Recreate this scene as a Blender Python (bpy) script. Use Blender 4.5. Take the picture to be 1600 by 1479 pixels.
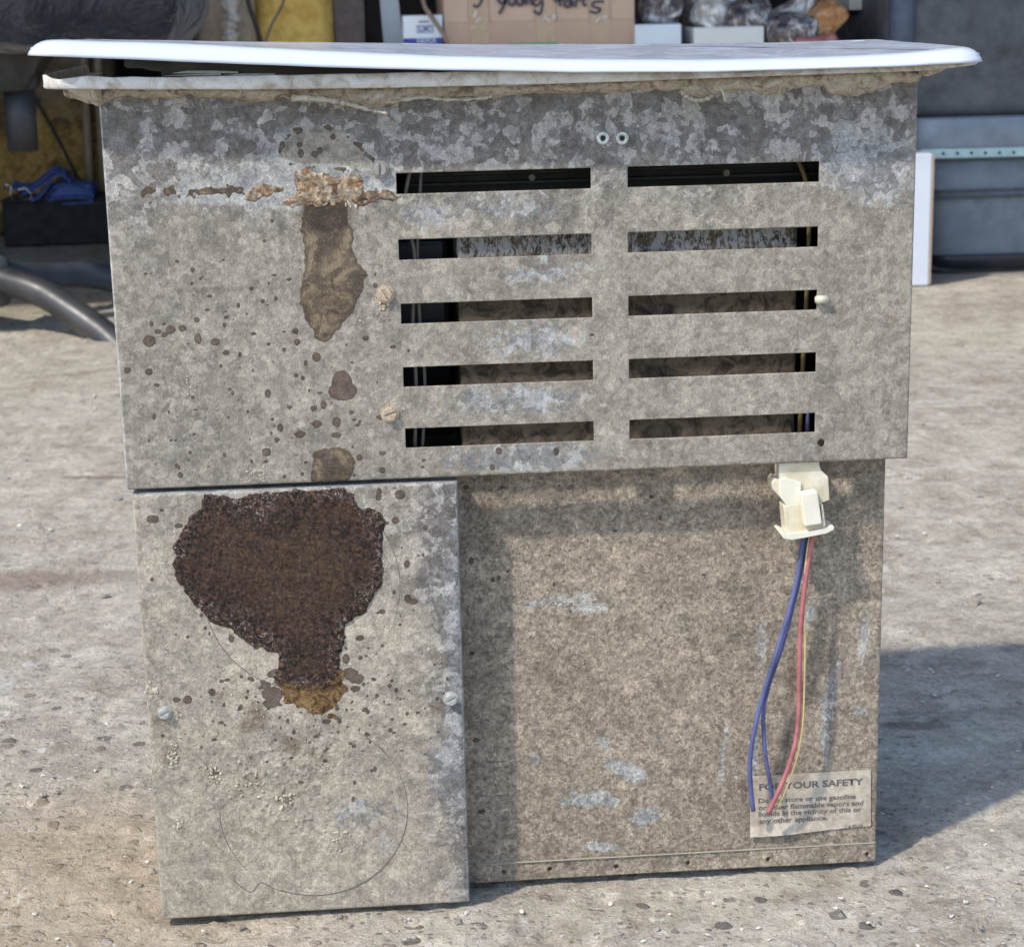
import bpy, bmesh, math, random
import numpy as np
from mathutils import Vector, Matrix
random.seed(7)
S = bpy.context.scene
for o in list(bpy.data.objects): bpy.data.objects.remove(o, do_unlink=True)

# ------------------------------------------------------------------ camera, world, sun
CAM = Vector((0.16077, -1.22228, 0.61)); YAW, PIT, ROL, FPX = -0.07502, 0.24084, -0.02232, 2977.4
F = Vector((-math.sin(YAW)*math.cos(PIT), math.cos(YAW)*math.cos(PIT), -math.sin(PIT)))
R0 = Vector((math.cos(YAW), math.sin(YAW), 0)); U0 = R0.cross(F)
RT = R0*math.cos(ROL) + U0*math.sin(ROL); UP = -R0*math.sin(ROL) + U0*math.cos(ROL)
cd = bpy.data.cameras.new('camera'); cam = bpy.data.objects.new('camera', cd); S.collection.objects.link(cam)
M3 = Matrix((RT, UP, -F)).transposed()
cam.matrix_world = Matrix.Translation(CAM) @ M3.to_4x4()
cd.sensor_width = 36; cd.lens = FPX/1600*36; cd.clip_start = .02; cd.clip_end = 300
cd.dof.use_dof = True; cd.dof.focus_distance = 1.25; cd.dof.aperture_fstop = 22.0
S.camera = cam
w = bpy.data.worlds.new('World'); S.world = w; w.use_nodes = True
SUN = Vector((1.3, 1.0, -2.0)).normalized()
elev = math.asin(-SUN.z); az = math.atan2(-SUN.x, -SUN.y)      # direction towards the sun
nt = w.node_tree; sky = nt.nodes.new('ShaderNodeTexSky'); sky.sky_type = 'NISHITA'; sky.sun_disc = False
sky.sun_elevation = elev; sky.sun_rotation = az
sky.altitude = 200; sky.dust_density = 1.2
bg = nt.nodes['Background']; nt.links.new(sky.outputs[0], bg.inputs[0]); bg.inputs[1].default_value = .15
sl = bpy.data.lights.new('sun', 'SUN'); sl.energy = 2.0; sl.angle = math.radians(2.0); sl.color = (1, .94, .84)
so = bpy.data.objects.new('sun', sl); S.collection.objects.link(so); so.rotation_euler = SUN.to_track_quat('-Z', 'Y').to_euler()
S.view_settings.view_transform = 'Standard'; S.view_settings.look = 'None'; S.view_settings.gamma = 1
S.view_settings.exposure = 0.95

# ------------------------------------------------------------------ helpers
def ray(u, v): return F + RT*((u-800)/FPX) - UP*((v-739.5)/FPX)
def at(u, v, Y):
    d = ray(u, v); return CAM + d*((Y-CAM.y)/d.y)
def atz(u, v, Z=0):
    d = ray(u, v); return CAM + d*((Z-CAM.z)/d.z)
def tag(o, label=None, cat=None, group=None, kind=None):
    if label: o['label'] = label
    if cat: o['category'] = cat
    if group: o['group'] = group
    if kind: o['kind'] = kind
    return o
def empty(name, loc=(0,0,0), **k):
    o = bpy.data.objects.new(name, None); o.location = loc; o.empty_display_size = .05
    S.collection.objects.link(o); return tag(o, **k)
def link(name, me, mat=None, parent=None, smooth=False):
    o = bpy.data.objects.new(name, me); S.collection.objects.link(o)
    if mat: me.materials.append(mat)
    if smooth: me.polygons.foreach_set('use_smooth', [True]*len(me.polygons))
    if parent:
        o.parent = parent; p = parent; L = Vector(p.location)
        while p.parent: p = p.parent; L += Vector(p.location)
        o.location = -L if not parent.parent else -L   # parents are unrotated; meshes are in world coordinates
        if parent.type == 'MESH': o.location = (0,0,0)
    return o
def bmobj(name, bm, mat, parent=None, smooth=False):
    me = bpy.data.meshes.new(name); bmesh.ops.recalc_face_normals(bm, faces=bm.faces[:]); bm.to_mesh(me); bm.free()
    return link(name, me, mat, parent, smooth)
def box(bm, a, b, bev=0, seg=2):
    a = Vector(a); b = Vector(b); c = (a+b)/2; s = b-a
    r = bmesh.ops.create_cube(bm, size=1, matrix=Matrix.Translation(c) @ Matrix.Diagonal((abs(s.x), abs(s.y), abs(s.z), 1)))
    if bev:
        es = list({e for v in r['verts'] for e in v.link_edges})
        bmesh.ops.bevel(bm, geom=es, offset=bev, segments=seg, affect='EDGES', profile=.5)
    return r['verts']
def prism(bm, pts, y0, y1, bev=0):
    """pts: list of (x,z); front at y0, back at y1"""
    f = [bm.verts.new((p[0], y0, p[1])) for p in pts]; b = [bm.verts.new((p[0], y1, p[1])) for p in pts]
    fs = [bm.faces.new(f), bm.faces.new(b[::-1])]; n = len(pts)
    for i in range(n): fs.append(bm.faces.new((f[i], b[i], b[(i+1)%n], f[(i+1)%n])))
    if bev:
        es = list({e for v in f for e in v.link_edges})
        bmesh.ops.bevel(bm, geom=es, offset=bev, segments=2, affect='EDGES', profile=.5)
def pxs(P, Y): return [(at(u, v, Y).x, at(u, v, Y).z) for u, v in P]
def smooth_path(P, n=8):
    P = [Vector(p) for p in P]; out = []
    for i in range(len(P)-1):
        p0 = P[max(i-1,0)]; p1 = P[i]; p2 = P[i+1]; p3 = P[min(i+2,len(P)-1)]
        for k in range(n):
            t = k/n; out.append(.5*((2*p1)+(-p0+p2)*t+(2*p0-5*p1+4*p2-p3)*t*t+(-p0+3*p1-3*p2+p3)*t**3))
    out.append(P[-1]); return out
def tube(bm, P, r, seg=10, caps=True, rz=None):
    rings = []; n = len(P)
    for i, p in enumerate(P):
        t = (P[min(i+1,n-1)]-P[max(i-1,0)]).normalized()
        a = Vector((0,1,0)) if abs(t.y) < .9 else Vector((1,0,0))
        s = t.cross(a).normalized(); q = s.cross(t).normalized()
        rr = r[i] if hasattr(r, '__len__') else r; r2 = rr if rz is None else rz
        rings.append([bm.verts.new(p + s*math.cos(2*math.pi*k/seg)*rr + q*math.sin(2*math.pi*k/seg)*r2) for k in range(seg)])
    for i in range(n-1):
        for k in range(seg):
            bm.faces.new((rings[i][k], rings[i][(k+1)%seg], rings[i+1][(k+1)%seg], rings[i+1][k]))
    if caps: bm.faces.new(rings[0][::-1]); bm.faces.new(rings[-1])
def cyl(bm, c, axis, r, h, seg=24, r2=None, bev=0):
    axis = Vector(axis).normalized(); m = Matrix.Translation(Vector(c)) @ axis.to_track_quat('Z','Y').to_matrix().to_4x4()
    q = bmesh.ops.create_cone(bm, cap_ends=True, segments=seg, radius1=r, radius2=r if r2 is None else r2, depth=h, matrix=m)
    if bev:
        es = [e for e in {e for v in q['verts'] for e in v.link_edges} if len(e.link_faces) == 2 and e.calc_face_angle(0) > .8]
        bmesh.ops.bevel(bm, geom=es, offset=bev, segments=2, affect='EDGES')
def text_mesh(s, size, ext=0.0):
    c = bpy.data.curves.new('t', 'FONT'); c.body = s; c.size = size; c.extrude = ext; c.resolution_u = 3; c.offset = .028
    o = bpy.data.objects.new('t', c); S.collection.objects.link(o); bpy.context.view_layer.update()
    me = bpy.data.meshes.new_from_object(o.evaluated_get(bpy.context.evaluated_depsgraph_get()))
    bpy.data.objects.remove(o); return me
# numpy noise
def vn(x, y, seed=0):
    xi = np.floor(x).astype(np.int64); yi = np.floor(y).astype(np.int64); fx = x-xi; fy = y-yi
    fx = fx*fx*(3-2*fx); fy = fy*fy*(3-2*fy)
    def h(a, b):
        n = (a*374761393 + b*668265263 + seed*1442695041) & 0xffffffff
        n = ((n ^ (n >> 13))*1274126177) & 0xffffffff; return ((n ^ (n >> 16)) & 0xffff)/65535.
    return (h(xi,yi)*(1-fx)+h(xi+1,yi)*fx)*(1-fy)+(h(xi,yi+1)*(1-fx)+h(xi+1,yi+1)*fx)*fy
def fbm(x, y, o=4, seed=0):
    s = 0; a = 1; t = 0
    for i in range(o): s = s+a*vn(x*2**i+i*17.3, y*2**i-i*9.1, seed+i); t += a; a *= .5
    return s/t
def sdf_poly(X, Z, P):
    """signed distance (mm), negative inside"""
    P = np.array(P, float); d = np.full(X.shape, 1e9); ins = np.zeros(X.shape, bool); n = len(P)
    for i in range(n):
        a = P[i]; b = P[(i+1)%n]; e = b-a; wx = X-a[0]; wz = Z-a[1]
        t = np.clip((wx*e[0]+wz*e[1])/(e@e+1e-12), 0, 1)
        d = np.minimum(d, (wx-e[0]*t)**2+(wz-e[1]*t)**2)
        if a[1] != b[1]:
            c = ((a[1] > Z) != (b[1] > Z)) & (X < (b[0]-a[0])*(Z-a[1])/(b[1]-a[1])+a[0]); ins ^= c
    d = np.sqrt(d)*1000; return np.where(ins, -d, d)

# ------------------------------------------------------------------ material helper
class NT:
    def __init__(s, name):
        s.m = bpy.data.materials.new(name); s.m.use_nodes = True; s.t = s.m.node_tree; s.n = s.t.nodes; s.l = s.t.links
        s.b = s.n['Principled BSDF']; s.tc = s.n.new('ShaderNodeTexCoord').outputs['Object']
    def set(s, sock, v):
        if v is None: return
        if isinstance(v, bpy.types.NodeSocket): s.l.new(v, sock)
        elif hasattr(v, '__len__') and len(v) == 3 and sock.type == 'RGBA': sock.default_value = (*v, 1)
        else: sock.default_value = v
    def noise(s, scale, det=4, rough=.55, dist=0, vec=None, col=False):
        n = s.n.new('ShaderNodeTexNoise'); s.set(n.inputs['Vector'], vec or s.tc); n.inputs['Scale'].default_value = scale
        n.inputs['Detail'].default_value = det; n.inputs['Roughness'].default_value = rough; n.inputs['Distortion'].default_value = dist
        return n.outputs['Color' if col else 'Fac']
    def vor(s, scale, vec=None, feat='F1', out='Color', rnd=1):
        n = s.n.new('ShaderNodeTexVoronoi'); n.feature = feat; s.set(n.inputs['Vector'], vec or s.tc); n.inputs['Scale'].default_value = scale
        n.inputs['Randomness'].default_value = rnd; return n.outputs[out]
    def math(s, op, a, b=None, c=None, clamp=False):
        n = s.n.new('ShaderNodeMath'); n.operation = op; n.use_clamp = clamp; s.set(n.inputs[0], a); s.set(n.inputs[1], b); s.set(n.inputs[2], c); return n.outputs[0]
    def mr(s, v, a, b, c=0, d=1, smooth=True):
        n = s.n.new('ShaderNodeMapRange'); n.interpolation_type = 'SMOOTHSTEP' if smooth else 'LINEAR'
        s.set(n.inputs[0], v)
        for i, q in enumerate((a, b, c, d)): n.inputs[i+1].default_value = q
        return n.outputs[0]
    def mix(s, f, a, b, mode='MIX'):
        n = s.n.new('ShaderNodeMix'); n.data_type = 'RGBA'; n.blend_type = mode; s.set(n.inputs[0], f); s.set(n.inputs[6], a); s.set(n.inputs[7], b); return n.outputs[2]
    def mixf(s, f, a, b):
        n = s.n.new('ShaderNodeMix'); s.set(n.inputs[0], f); s.set(n.inputs[2], a); s.set(n.inputs[3], b); return n.outputs[0]
    def ramp(s, f, stops, interp='LINEAR'):
        n = s.n.new('ShaderNodeValToRGB'); s.set(n.inputs[0], f); n.color_ramp.interpolation = interp
        e = n.color_ramp.elements
        while len(e) < len(stops): e.new(.5)
        for q, (p, c) in zip(e, stops): q.position = p; q.color = (*c, 1)
        return n.outputs[0]
    def attr(s, name):
        n = s.n.new('ShaderNodeAttribute'); n.attribute_name = name; return n.outputs['Fac']
    def vmap(s, scale=(1,1,1), rot=(0,0,0), vec=None):
        n = s.n.new('ShaderNodeMapping'); s.set(n.inputs[0], vec or s.tc); n.inputs['Scale'].default_value = scale; n.inputs['Rotation'].default_value = rot; return n.outputs[0]
    def warp(s, amt, scale, det=3):
        c = s.noise(scale, det, col=True); a = s.n.new('ShaderNodeVectorMath'); a.operation = 'SUBTRACT'; s.l.new(c, a.inputs[0]); a.inputs[1].default_value = (.5,)*3
        b = s.n.new('ShaderNodeVectorMath'); b.operation = 'SCALE'; s.l.new(a.outputs[0], b.inputs[0]); b.inputs['Scale'].default_value = amt
        d = s.n.new('ShaderNodeVectorMath'); s.l.new(b.outputs[0], d.inputs[0]); s.l.new(s.tc, d.inputs[1]); return d.outputs[0]
    def bump(s, h, dist, strength=1, normal=None):
        n = s.n.new('ShaderNodeBump'); s.set(n.inputs['Height'], h); n.inputs['Distance'].default_value = dist; n.inputs['Strength'].default_value = strength
        if normal: s.l.new(normal, n.inputs['Normal'])
        return n.outputs[0]
    def out(s, col=None, rough=None, metal=None, normal=None, spec=None, **k):
        s.set(s.b.inputs['Base Color'], col); s.set(s.b.inputs['Roughness'], rough); s.set(s.b.inputs['Metallic'], metal)
        if normal: s.l.new(normal, s.b.inputs['Normal'])
        if spec is not None: s.b.inputs['Specular IOR Level'].default_value = spec
        for a, b in k.items(): s.set(s.b.inputs[a.replace('_', ' ')], b)
        return s.m
def simple(name, c1, c2=None, rough=.6, scale=40, metal=0, bump=0, bscale=None, spec=.5, dist=0, **k):
    t = NT(name); c2 = c2 or tuple(x*.7 for x in c1)
    f = t.noise(scale, 5, .6, dist); col = t.ramp(f, [(.3, c2), (.7, c1)])
    n = t.bump(t.noise(bscale or scale*3, 5, .65, dist), bump) if bump else None
    return t.out(col, t.mr(f, .3, .7, min(1, rough+.1), max(0, rough-.08)), metal, n, spec, **k)

# ---- galvanised sheet with dirt, stains, spots
def galv(name, tan=(.385,.342,.28), tan2=(.275,.24,.195), zl=(.45,.425,.395), zd=(.15,.132,.115), fine=.0007, worm=0., grit=.6, cell=300, bl=((.20,.205,.21),(.29,.295,.30),(.43,.435,.435))):
    t = NT(name)
    wv = t.warp(.022, 60, 3); wv2 = t.warp(.010, 150, 3)
    v1 = t.vor(105, wv); v2 = t.vor(230, wv2)
    sep = t.n.new('ShaderNodeSeparateColor'); t.l.new(v1, sep.inputs[0]); r1 = sep.outputs[0]; hue = sep.outputs[2]
    sep2 = t.n.new('ShaderNodeSeparateColor'); t.l.new(v2, sep2.inputs[0]); r2 = sep2.outputs[0]
    sp = t.math('ADD', t.math('MULTIPLY', r1, .62), t.math('MULTIPLY', r2, .38))
    zinc = t.ramp(sp, [(.15, zd), (.50, tuple(a*.48 for a in zl)), (.60, tuple(a*.56 for a in zl)), (.63, tuple(a*.86 for a in zl)), (.85, zl)])
    zinc = t.mix(t.mr(hue, .5, 1, 0, .5), zinc, t.mix(1, zinc, (.97, .98, 1.05), 'MULTIPLY'))
    streak = t.noise(60, 5, .6, 0, t.vmap((6, 1, .5)))
    zinc = t.mix(t.mr(streak, .42, .72, 0, .35), zinc, (.20, .20, .205))
    big = t.noise(14, 5, .6, .4); mid = t.noise(70, 6, .65, .8); fi = t.noise(420, 5, .7, 1.2); wm0 = t.noise(330, 3, .6, 2.2); wm = t.math('SUBTRACT', 1, t.math('MULTIPLY', t.math('ABSOLUTE', t.math('SUBTRACT', wm0, .5)), 9), clamp=True); wb = t.noise(480, 3, .65, 1.5)
    dustc = t.ramp(t.math('ADD', t.math('MULTIPLY', mid, .45), t.math('ADD', t.math('MULTIPLY', big, .3), t.math('MULTIPLY', wb, .25))), [(.40, tan2), (.58, tan)])
    dustc = t.mix(t.mr(sp, .5, .62, 0, .62), dustc, t.mix(1, dustc, (1.28, 1.28, 1.3), 'MULTIPLY'))
    wmask = t.mr(wb, .50, .60, 0, 1)
    dustc = t.mix(t.math('MULTIPLY', wmask, worm), dustc, t.mix(1, dustc, (.58, .55, .52), 'MULTIPLY'))
    gm = t.mr(t.math('ADD', t.attr('grime_dark'), t.math('MULTIPLY', t.math('SUBTRACT', t.noise(150, 6, .75, 1.), .5), 1.5)), .25, .85)
    lines = t.math('MULTIPLY', wm, t.mr(t.noise(40, 4, .6), .42, .6))
    dust = t.attr('dust'); clean = t.attr('clean'); halo = t.attr('halo')
    dm = t.math('ADD', dust, t.math('MULTIPLY', t.math('SUBTRACT', mid, .5), .9)); dm = t.math('ADD', dm, t.math('MULTIPLY', t.math('SUBTRACT', big, .5), 1.0)); dm = t.mr(dm, .15, .95)
    col = t.mix(dm, zinc, dustc)
    cl = t.mr(t.math('ADD', clean, t.math('MULTIPLY', t.math('SUBTRACT', t.noise(130, 6, .7, .8), .5), 2.0)), .42, .66)
    blue = t.ramp(sp, [(.3, bl[0]), (.5, bl[1]), (.65, bl[2])])
    col = t.mix(t.math('MULTIPLY', cl, .8), col, blue)
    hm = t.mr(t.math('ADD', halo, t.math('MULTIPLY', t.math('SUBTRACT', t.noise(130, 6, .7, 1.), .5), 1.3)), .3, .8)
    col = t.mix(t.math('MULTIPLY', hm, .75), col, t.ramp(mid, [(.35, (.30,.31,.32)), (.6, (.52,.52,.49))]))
    vf = t.vor(cell, t.warp(.0045, 330, 2)); sf = t.n.new('ShaderNodeSeparateColor'); t.l.new(vf, sf.inputs[0])
    vg = t.vor(cell*2.1, t.warp(.003, 600, 2)); sg = t.n.new('ShaderNodeSeparateColor'); t.l.new(vg, sg.inputs[0])
    gr = t.math('ADD', t.math('ADD', t.math('MULTIPLY', sf.outputs[0], .42), t.math('MULTIPLY', sg.outputs[1], .30)), t.math('MULTIPLY', t.noise(650, 4, .75, .8), .28)); gc = t.mr(gr, .18, .82, 1-.52*grit, 1+.50*grit, False); cb = t.n.new('ShaderNodeCombineColor'); [t.l.new(gc, cb.inputs[i]) for i in range(3)]
    col = t.mix(1, col, cb.outputs[0], 'MULTIPLY')
    md2 = t.mr(t.noise(170, 5, .7, 1.2), .38, .62, 1-.15*grit, 1+.14*grit, False); cb2 = t.n.new('ShaderNodeCombineColor'); [t.l.new(md2, cb2.inputs[i]) for i in range(3)]
    col = t.mix(1, col, cb2.outputs[0], 'MULTIPLY')
    # fine grime speckle
    col = t.mix(t.mr(fi, .54, .78, 0, .5), col, t.mix(1, col, (.58,.54,.48), 'MULTIPLY'))
    col = t.mix(t.math('MULTIPLY', lines, .16+.25*worm), col, t.mix(1, col, (1.7,1.66,1.6), 'MULTIPLY'))
    edge = t.vor(105, wv, 'DISTANCE_TO_EDGE', 'Distance'); em = t.math('MULTIPLY', t.mr(edge, .045, .0), t.mr(t.noise(22, 4), .45, .6))
    col = t.mix(t.math('MULTIPLY', em, .5), col, t.mix(1, col, (.6,.57,.54), 'MULTIPLY'))
    col = t.mix(t.math('MULTIPLY', gm, .75), col, t.mix(1, col, (.50,.44,.38), 'MULTIPLY'))
    # stains
    rag = t.math('MULTIPLY', t.math('SUBTRACT', t.noise(180, 4, .6), .5), 3.2)
    rags = t.math('MULTIPLY', t.math('SUBTRACT', t.noise(420, 3, .6), .5), 1.6)
    sb = t.math('ADD', t.attr('sd_brown'), rag); mb = t.mr(sb, .3, -.5)
    brown = t.ramp(t.noise(55, 6, .65, 1.5), [(.41, (.050,.028,.013)), (.5, (.120,.080,.038)), (.58, (.23,.175,.10))])
    col = t.mix(t.math('MULTIPLY', mb, .88), col, brown)
    col = t.mix(t.math('MULTIPLY', t.math('MULTIPLY', gm, mb), .8), col, (.035,.02,.012))
    rimb = t.math('MULTIPLY', t.mr(sb, -2.2, -.2), t.mr(sb, .5, 0)); col = t.mix(t.math('MULTIPLY', rimb, .75), col, (.075,.052,.028))
    ss = t.math('ADD', t.attr('sd_spot'), rags); ms = t.mr(ss, .35, -.35)
    col = t.mix(t.math('MULTIPLY', ms, .86), col, t.ramp(mid, [(.38, (.060,.034,.024)), (.62, (.14,.092,.062))]))
    rims = t.math('MULTIPLY', t.mr(ss, -1.1, -.2), t.mr(ss, .4, 0)); col = t.mix(t.math('MULTIPLY', rims, .55), col, (.05,.035,.026))
    sc = t.math('ADD', t.attr('sd_crust'), rag); mc = t.mr(sc, .4, -.5)
    bl = t.vor(240, t.warp(.004, 200), 'F1', 'Distance')
    crust = t.ramp(t.noise(120, 6, .7, 1.5), [(.36, (.07,.032,.015)), (.43, (.25,.125,.055)), (.50, (.50,.33,.18)), (.57, (.62,.54,.42))])
    crust = t.mix(t.mr(bl, .30, .6, 0, .55), crust, (.13,.075,.04))
    col = t.mix(t.math('MULTIPLY', mc, t.mr(t.noise(90, 5, .7, .8), .36, .5, .45, 1)), col, crust)
    rag2 = t.math('MULTIPLY', t.math('SUBTRACT', t.noise(160, 6, .75, .6), .5), 6)
    sd = t.math('ADD', t.attr('sd_dark'), t.math('MULTIPLY', rag2, .5)); md = t.mr(sd, .25, -.35)
    dk = t.ramp(t.noise(300, 5, .7, .6), [(.42, (.012,.004,.003)), (.5, (.042,.016,.010)), (.60, (.14,.072,.045))])
    inner = t.mr(t.math('ADD', sd, t.math('MULTIPLY', t.math('SUBTRACT', t.noise(26, 4, .6), .5), 75)), -12, -34)
    dk = t.mix(t.math('MULTIPLY', inner, .65), dk, t.ramp(t.noise(350, 5, .75), [(.40, (.040,.017,.007)), (.50, (.090,.045,.018)), (.62, (.20,.12,.055))]))
    glint = t.mr(t.noise(480, 4, .75, 1.2), .56, .60); flr = t.mr(t.math('ADD', sd, t.math('MULTIPLY', t.math('SUBTRACT', t.noise(30, 4, .6), .5), 50)), -16, 0, .10, .85)
    dk = t.mix(t.math('MULTIPLY', glint, flr), dk, (.55,.47,.42))  # pale flecks painted into the crust colour in place of glossy glints
    dk = t.mix(t.mr(t.attr('halo'), .3, .9, 0, .55), dk, t.ramp(t.noise(200, 4, .7), [(.35, (.05,.022,.008)), (.65, (.17,.09,.03))]))
    col = t.mix(md, col, dk)
    sa = t.math('ADD', t.attr('sd_amber'), t.math('MULTIPLY', rag2, .9)); ma = t.mr(sa, .3, -.5)
    fade = t.mr(t.math('ADD', sd, t.math('MULTIPLY', rag2, 1.2)), -7, 1.5)
    ma = t.math('MULTIPLY', ma, fade)
    col = t.mix(t.math('MULTIPLY', ma, .93), col, t.ramp(t.noise(150, 5, .7, 1), [(.38, (.06,.022,.006)), (.48, (.20,.09,.022)), (.60, (.42,.26,.09))]))
    thick = t.math('MAXIMUM', md, ma)
    ro = t.mixf(dm, .42, .62); ro = t.mixf(mb, ro, .5); ro = t.mixf(thick, ro, t.mr(t.noise(500, 3), .4, .6, .12, .42))
    met = t.math('MULTIPLY', t.math('SUBTRACT', 1, dm), .15); met = t.math('MULTIPLY', met, t.math('SUBTRACT', 1, t.math('MAXIMUM', thick, t.math('MAXIMUM', mc, t.math('MAXIMUM', ms, mb)))))
    h = t.math('ADD', t.math('MULTIPLY', fi, .9), t.math('MULTIPLY', wb, 1.0)); h = t.math('ADD', h, t.math('MULTIPLY', wm, .35)); h = t.math('ADD', h, t.math('MULTIPLY', mid, 1.2))
    n1 = t.bump(h, fine)
    h2 = t.math('ADD', t.math('MULTIPLY', thick, t.noise(420, 4, .8, .5)), t.math('MULTIPLY', t.math('MULTIPLY', mc, .5), t.noise(170, 5, .7, 1))); n2 = t.bump(h2, .0045, 1, n1)
    h3 = t.math('ADD', t.math('MULTIPLY', mb, .5), t.math('MULTIPLY', ms, .5)); n3 = t.bump(h3, .0004, 1, n2)
    return t.out(col, ro, met, n3, .5)

M_vent = galv('galvanised_vent_panel', worm=.3, grit=.55, cell=210, tan=(.36,.325,.267), tan2=(.25,.222,.18))
M_door = galv('galvanised_door', tan=(.49,.435,.35), tan2=(.335,.292,.23), fine=.0010, worm=.35, grit=.55, cell=300)
M_rec = galv('galvanised_dirty_panel', tan=(.435,.365,.28), tan2=(.25,.205,.155), fine=.0011, worm=.6, grit=.95, cell=430, bl=((.27,.265,.25),(.37,.365,.35),(.50,.495,.47)))
M_side = simple('galvanised_side', (.34,.335,.32), (.22,.215,.20), .5, 50, .3, .0004)
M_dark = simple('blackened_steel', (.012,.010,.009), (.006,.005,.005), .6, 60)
M_inner = simple('sooty_inner_steel', (.13,.105,.08), (.05,.04,.03), .75, 60, 0, .0008, 200)

# ------------------------------------------------------------------ numpy grid panel
ATT = ['dust','clean','halo','sd_brown','sd_spot','sd_crust','sd_dark','sd_amber','grime_dark']
def snap(a, vals):
    for v in vals: a[np.argmin(abs(a-v))] = v
    return np.sort(a)
def panel(name, X, Z, yfun, mat, parent, holes=(), attrs=None, thick=.0012):
    nx, nz = len(X), len(Z); GX, GZ = np.meshgrid(X, Z); Y = yfun(GX, GZ)
    co = np.stack([GX, Y, GZ], -1).reshape(-1, 3)
    cx = (X[:-1]+X[1:])/2; cz = (Z[:-1]+Z[1:])/2; CX, CZ = np.meshgrid(cx, cz); keep = np.ones(CX.shape, bool)
    for h in holes:
        if len(h) == 4: keep &= ~((CX > h[0])&(CX < h[1])&(CZ > h[2])&(CZ < h[3]))
        else: keep &= ~((CX-h[0])**2+(CZ-h[1])**2 < h[2]**2)
    idx = np.arange(nx*nz).reshape(nz, nx)
    q = np.stack([idx[:-1,:-1], idx[:-1,1:], idx[1:,1:], idx[1:,:-1]], -1)[keep]
    # rim (turned back edge) along each boundary edge
    kp = np.pad(keep, 1); rim = []
    H = kp[:-1,1:-1] != kp[1:,1:-1]       # horizontal edges (nz rows, nx-1)
    r, c = np.nonzero(H); a = idx[r, c]; b = idx[r, c+1]; up = kp[r+1, c+1]; rim.append(np.stack([np.where(up,b,a), np.where(up,a,b)], -1))
    V = kp[1:-1,:-1] != kp[1:-1,1:]
    r, c = np.nonzero(V); a = idx[r, c]; b = idx[r+1, c]; rt = kp[r+1, c+1]; rim.append(np.stack([np.where(rt,a,b), np.where(rt,b,a)], -1))
    rim = np.concatenate(rim); uv = np.unique(rim); mp = -np.ones(nx*nz, int); mp[uv] = nx*nz+np.arange(len(uv))
    back = co[uv].copy(); back[:,1] += thick; co2 = np.concatenate([co, back])
    rq = np.stack([rim[:,0], rim[:,1], mp[rim[:,1]], mp[rim[:,0]]], -1)
    allq = np.concatenate([q, rq]); me = bpy.data.meshes.new(name)
    me.vertices.add(len(co2)); me.vertices.foreach_set('co', co2.astype(np.float32).ravel())
    me.loops.add(allq.size); me.loops.foreach_set('vertex_index', allq.astype(np.int32).ravel())
    me.polygons.add(len(allq)); me.polygons.foreach_set('loop_start', np.arange(0, allq.size, 4, dtype=np.int32))
    me.polygons.foreach_set('loop_total', np.full(len(allq), 4, np.int32)); me.update(); me.validate()
    me.polygons.foreach_set('use_smooth', np.arange(len(me.polygons)) < len(q))
    attrs = attrs(GX, GZ) if attrs else {}
    for k in ATT:
        v = attrs.get(k, np.full(GX.shape, 0. if k in ('dust','clean','halo','grime_dark') else 60.)); v = np.broadcast_to(v, GX.shape).ravel()
        v = np.concatenate([v, v[uv]]); A = me.attributes.new(k, 'FLOAT', 'POINT'); A.data.foreach_set('value', v.astype(np.float32))
    return link(name, me, mat, parent)
def gauss(GX, GZ, c, sx, sz, ang=0):
    dx = GX-c[0]; dz = GZ-c[1]; ca, sa = math.cos(ang), math.sin(ang)
    return np.exp(-(((dx*ca+dz*sa)/sx)**2+((-dx*sa+dz*ca)/sz)**2))
PXM = .000428      # metres per photo pixel on the front face
def spots(GX, GZ, L, Y, k=1.):
    d = np.full(GX.shape, 60.)
    for u, v, r in L:
        p = at(u, v, Y); asp = 1+.25*math.sin(u*7.1+v*3.3)
        q = np.sqrt(((GX-p.x)*asp)**2+((GZ-p.z)/asp)**2)*1000-r*PXM*1000*k; d = np.minimum(d, q)
    return d

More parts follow.
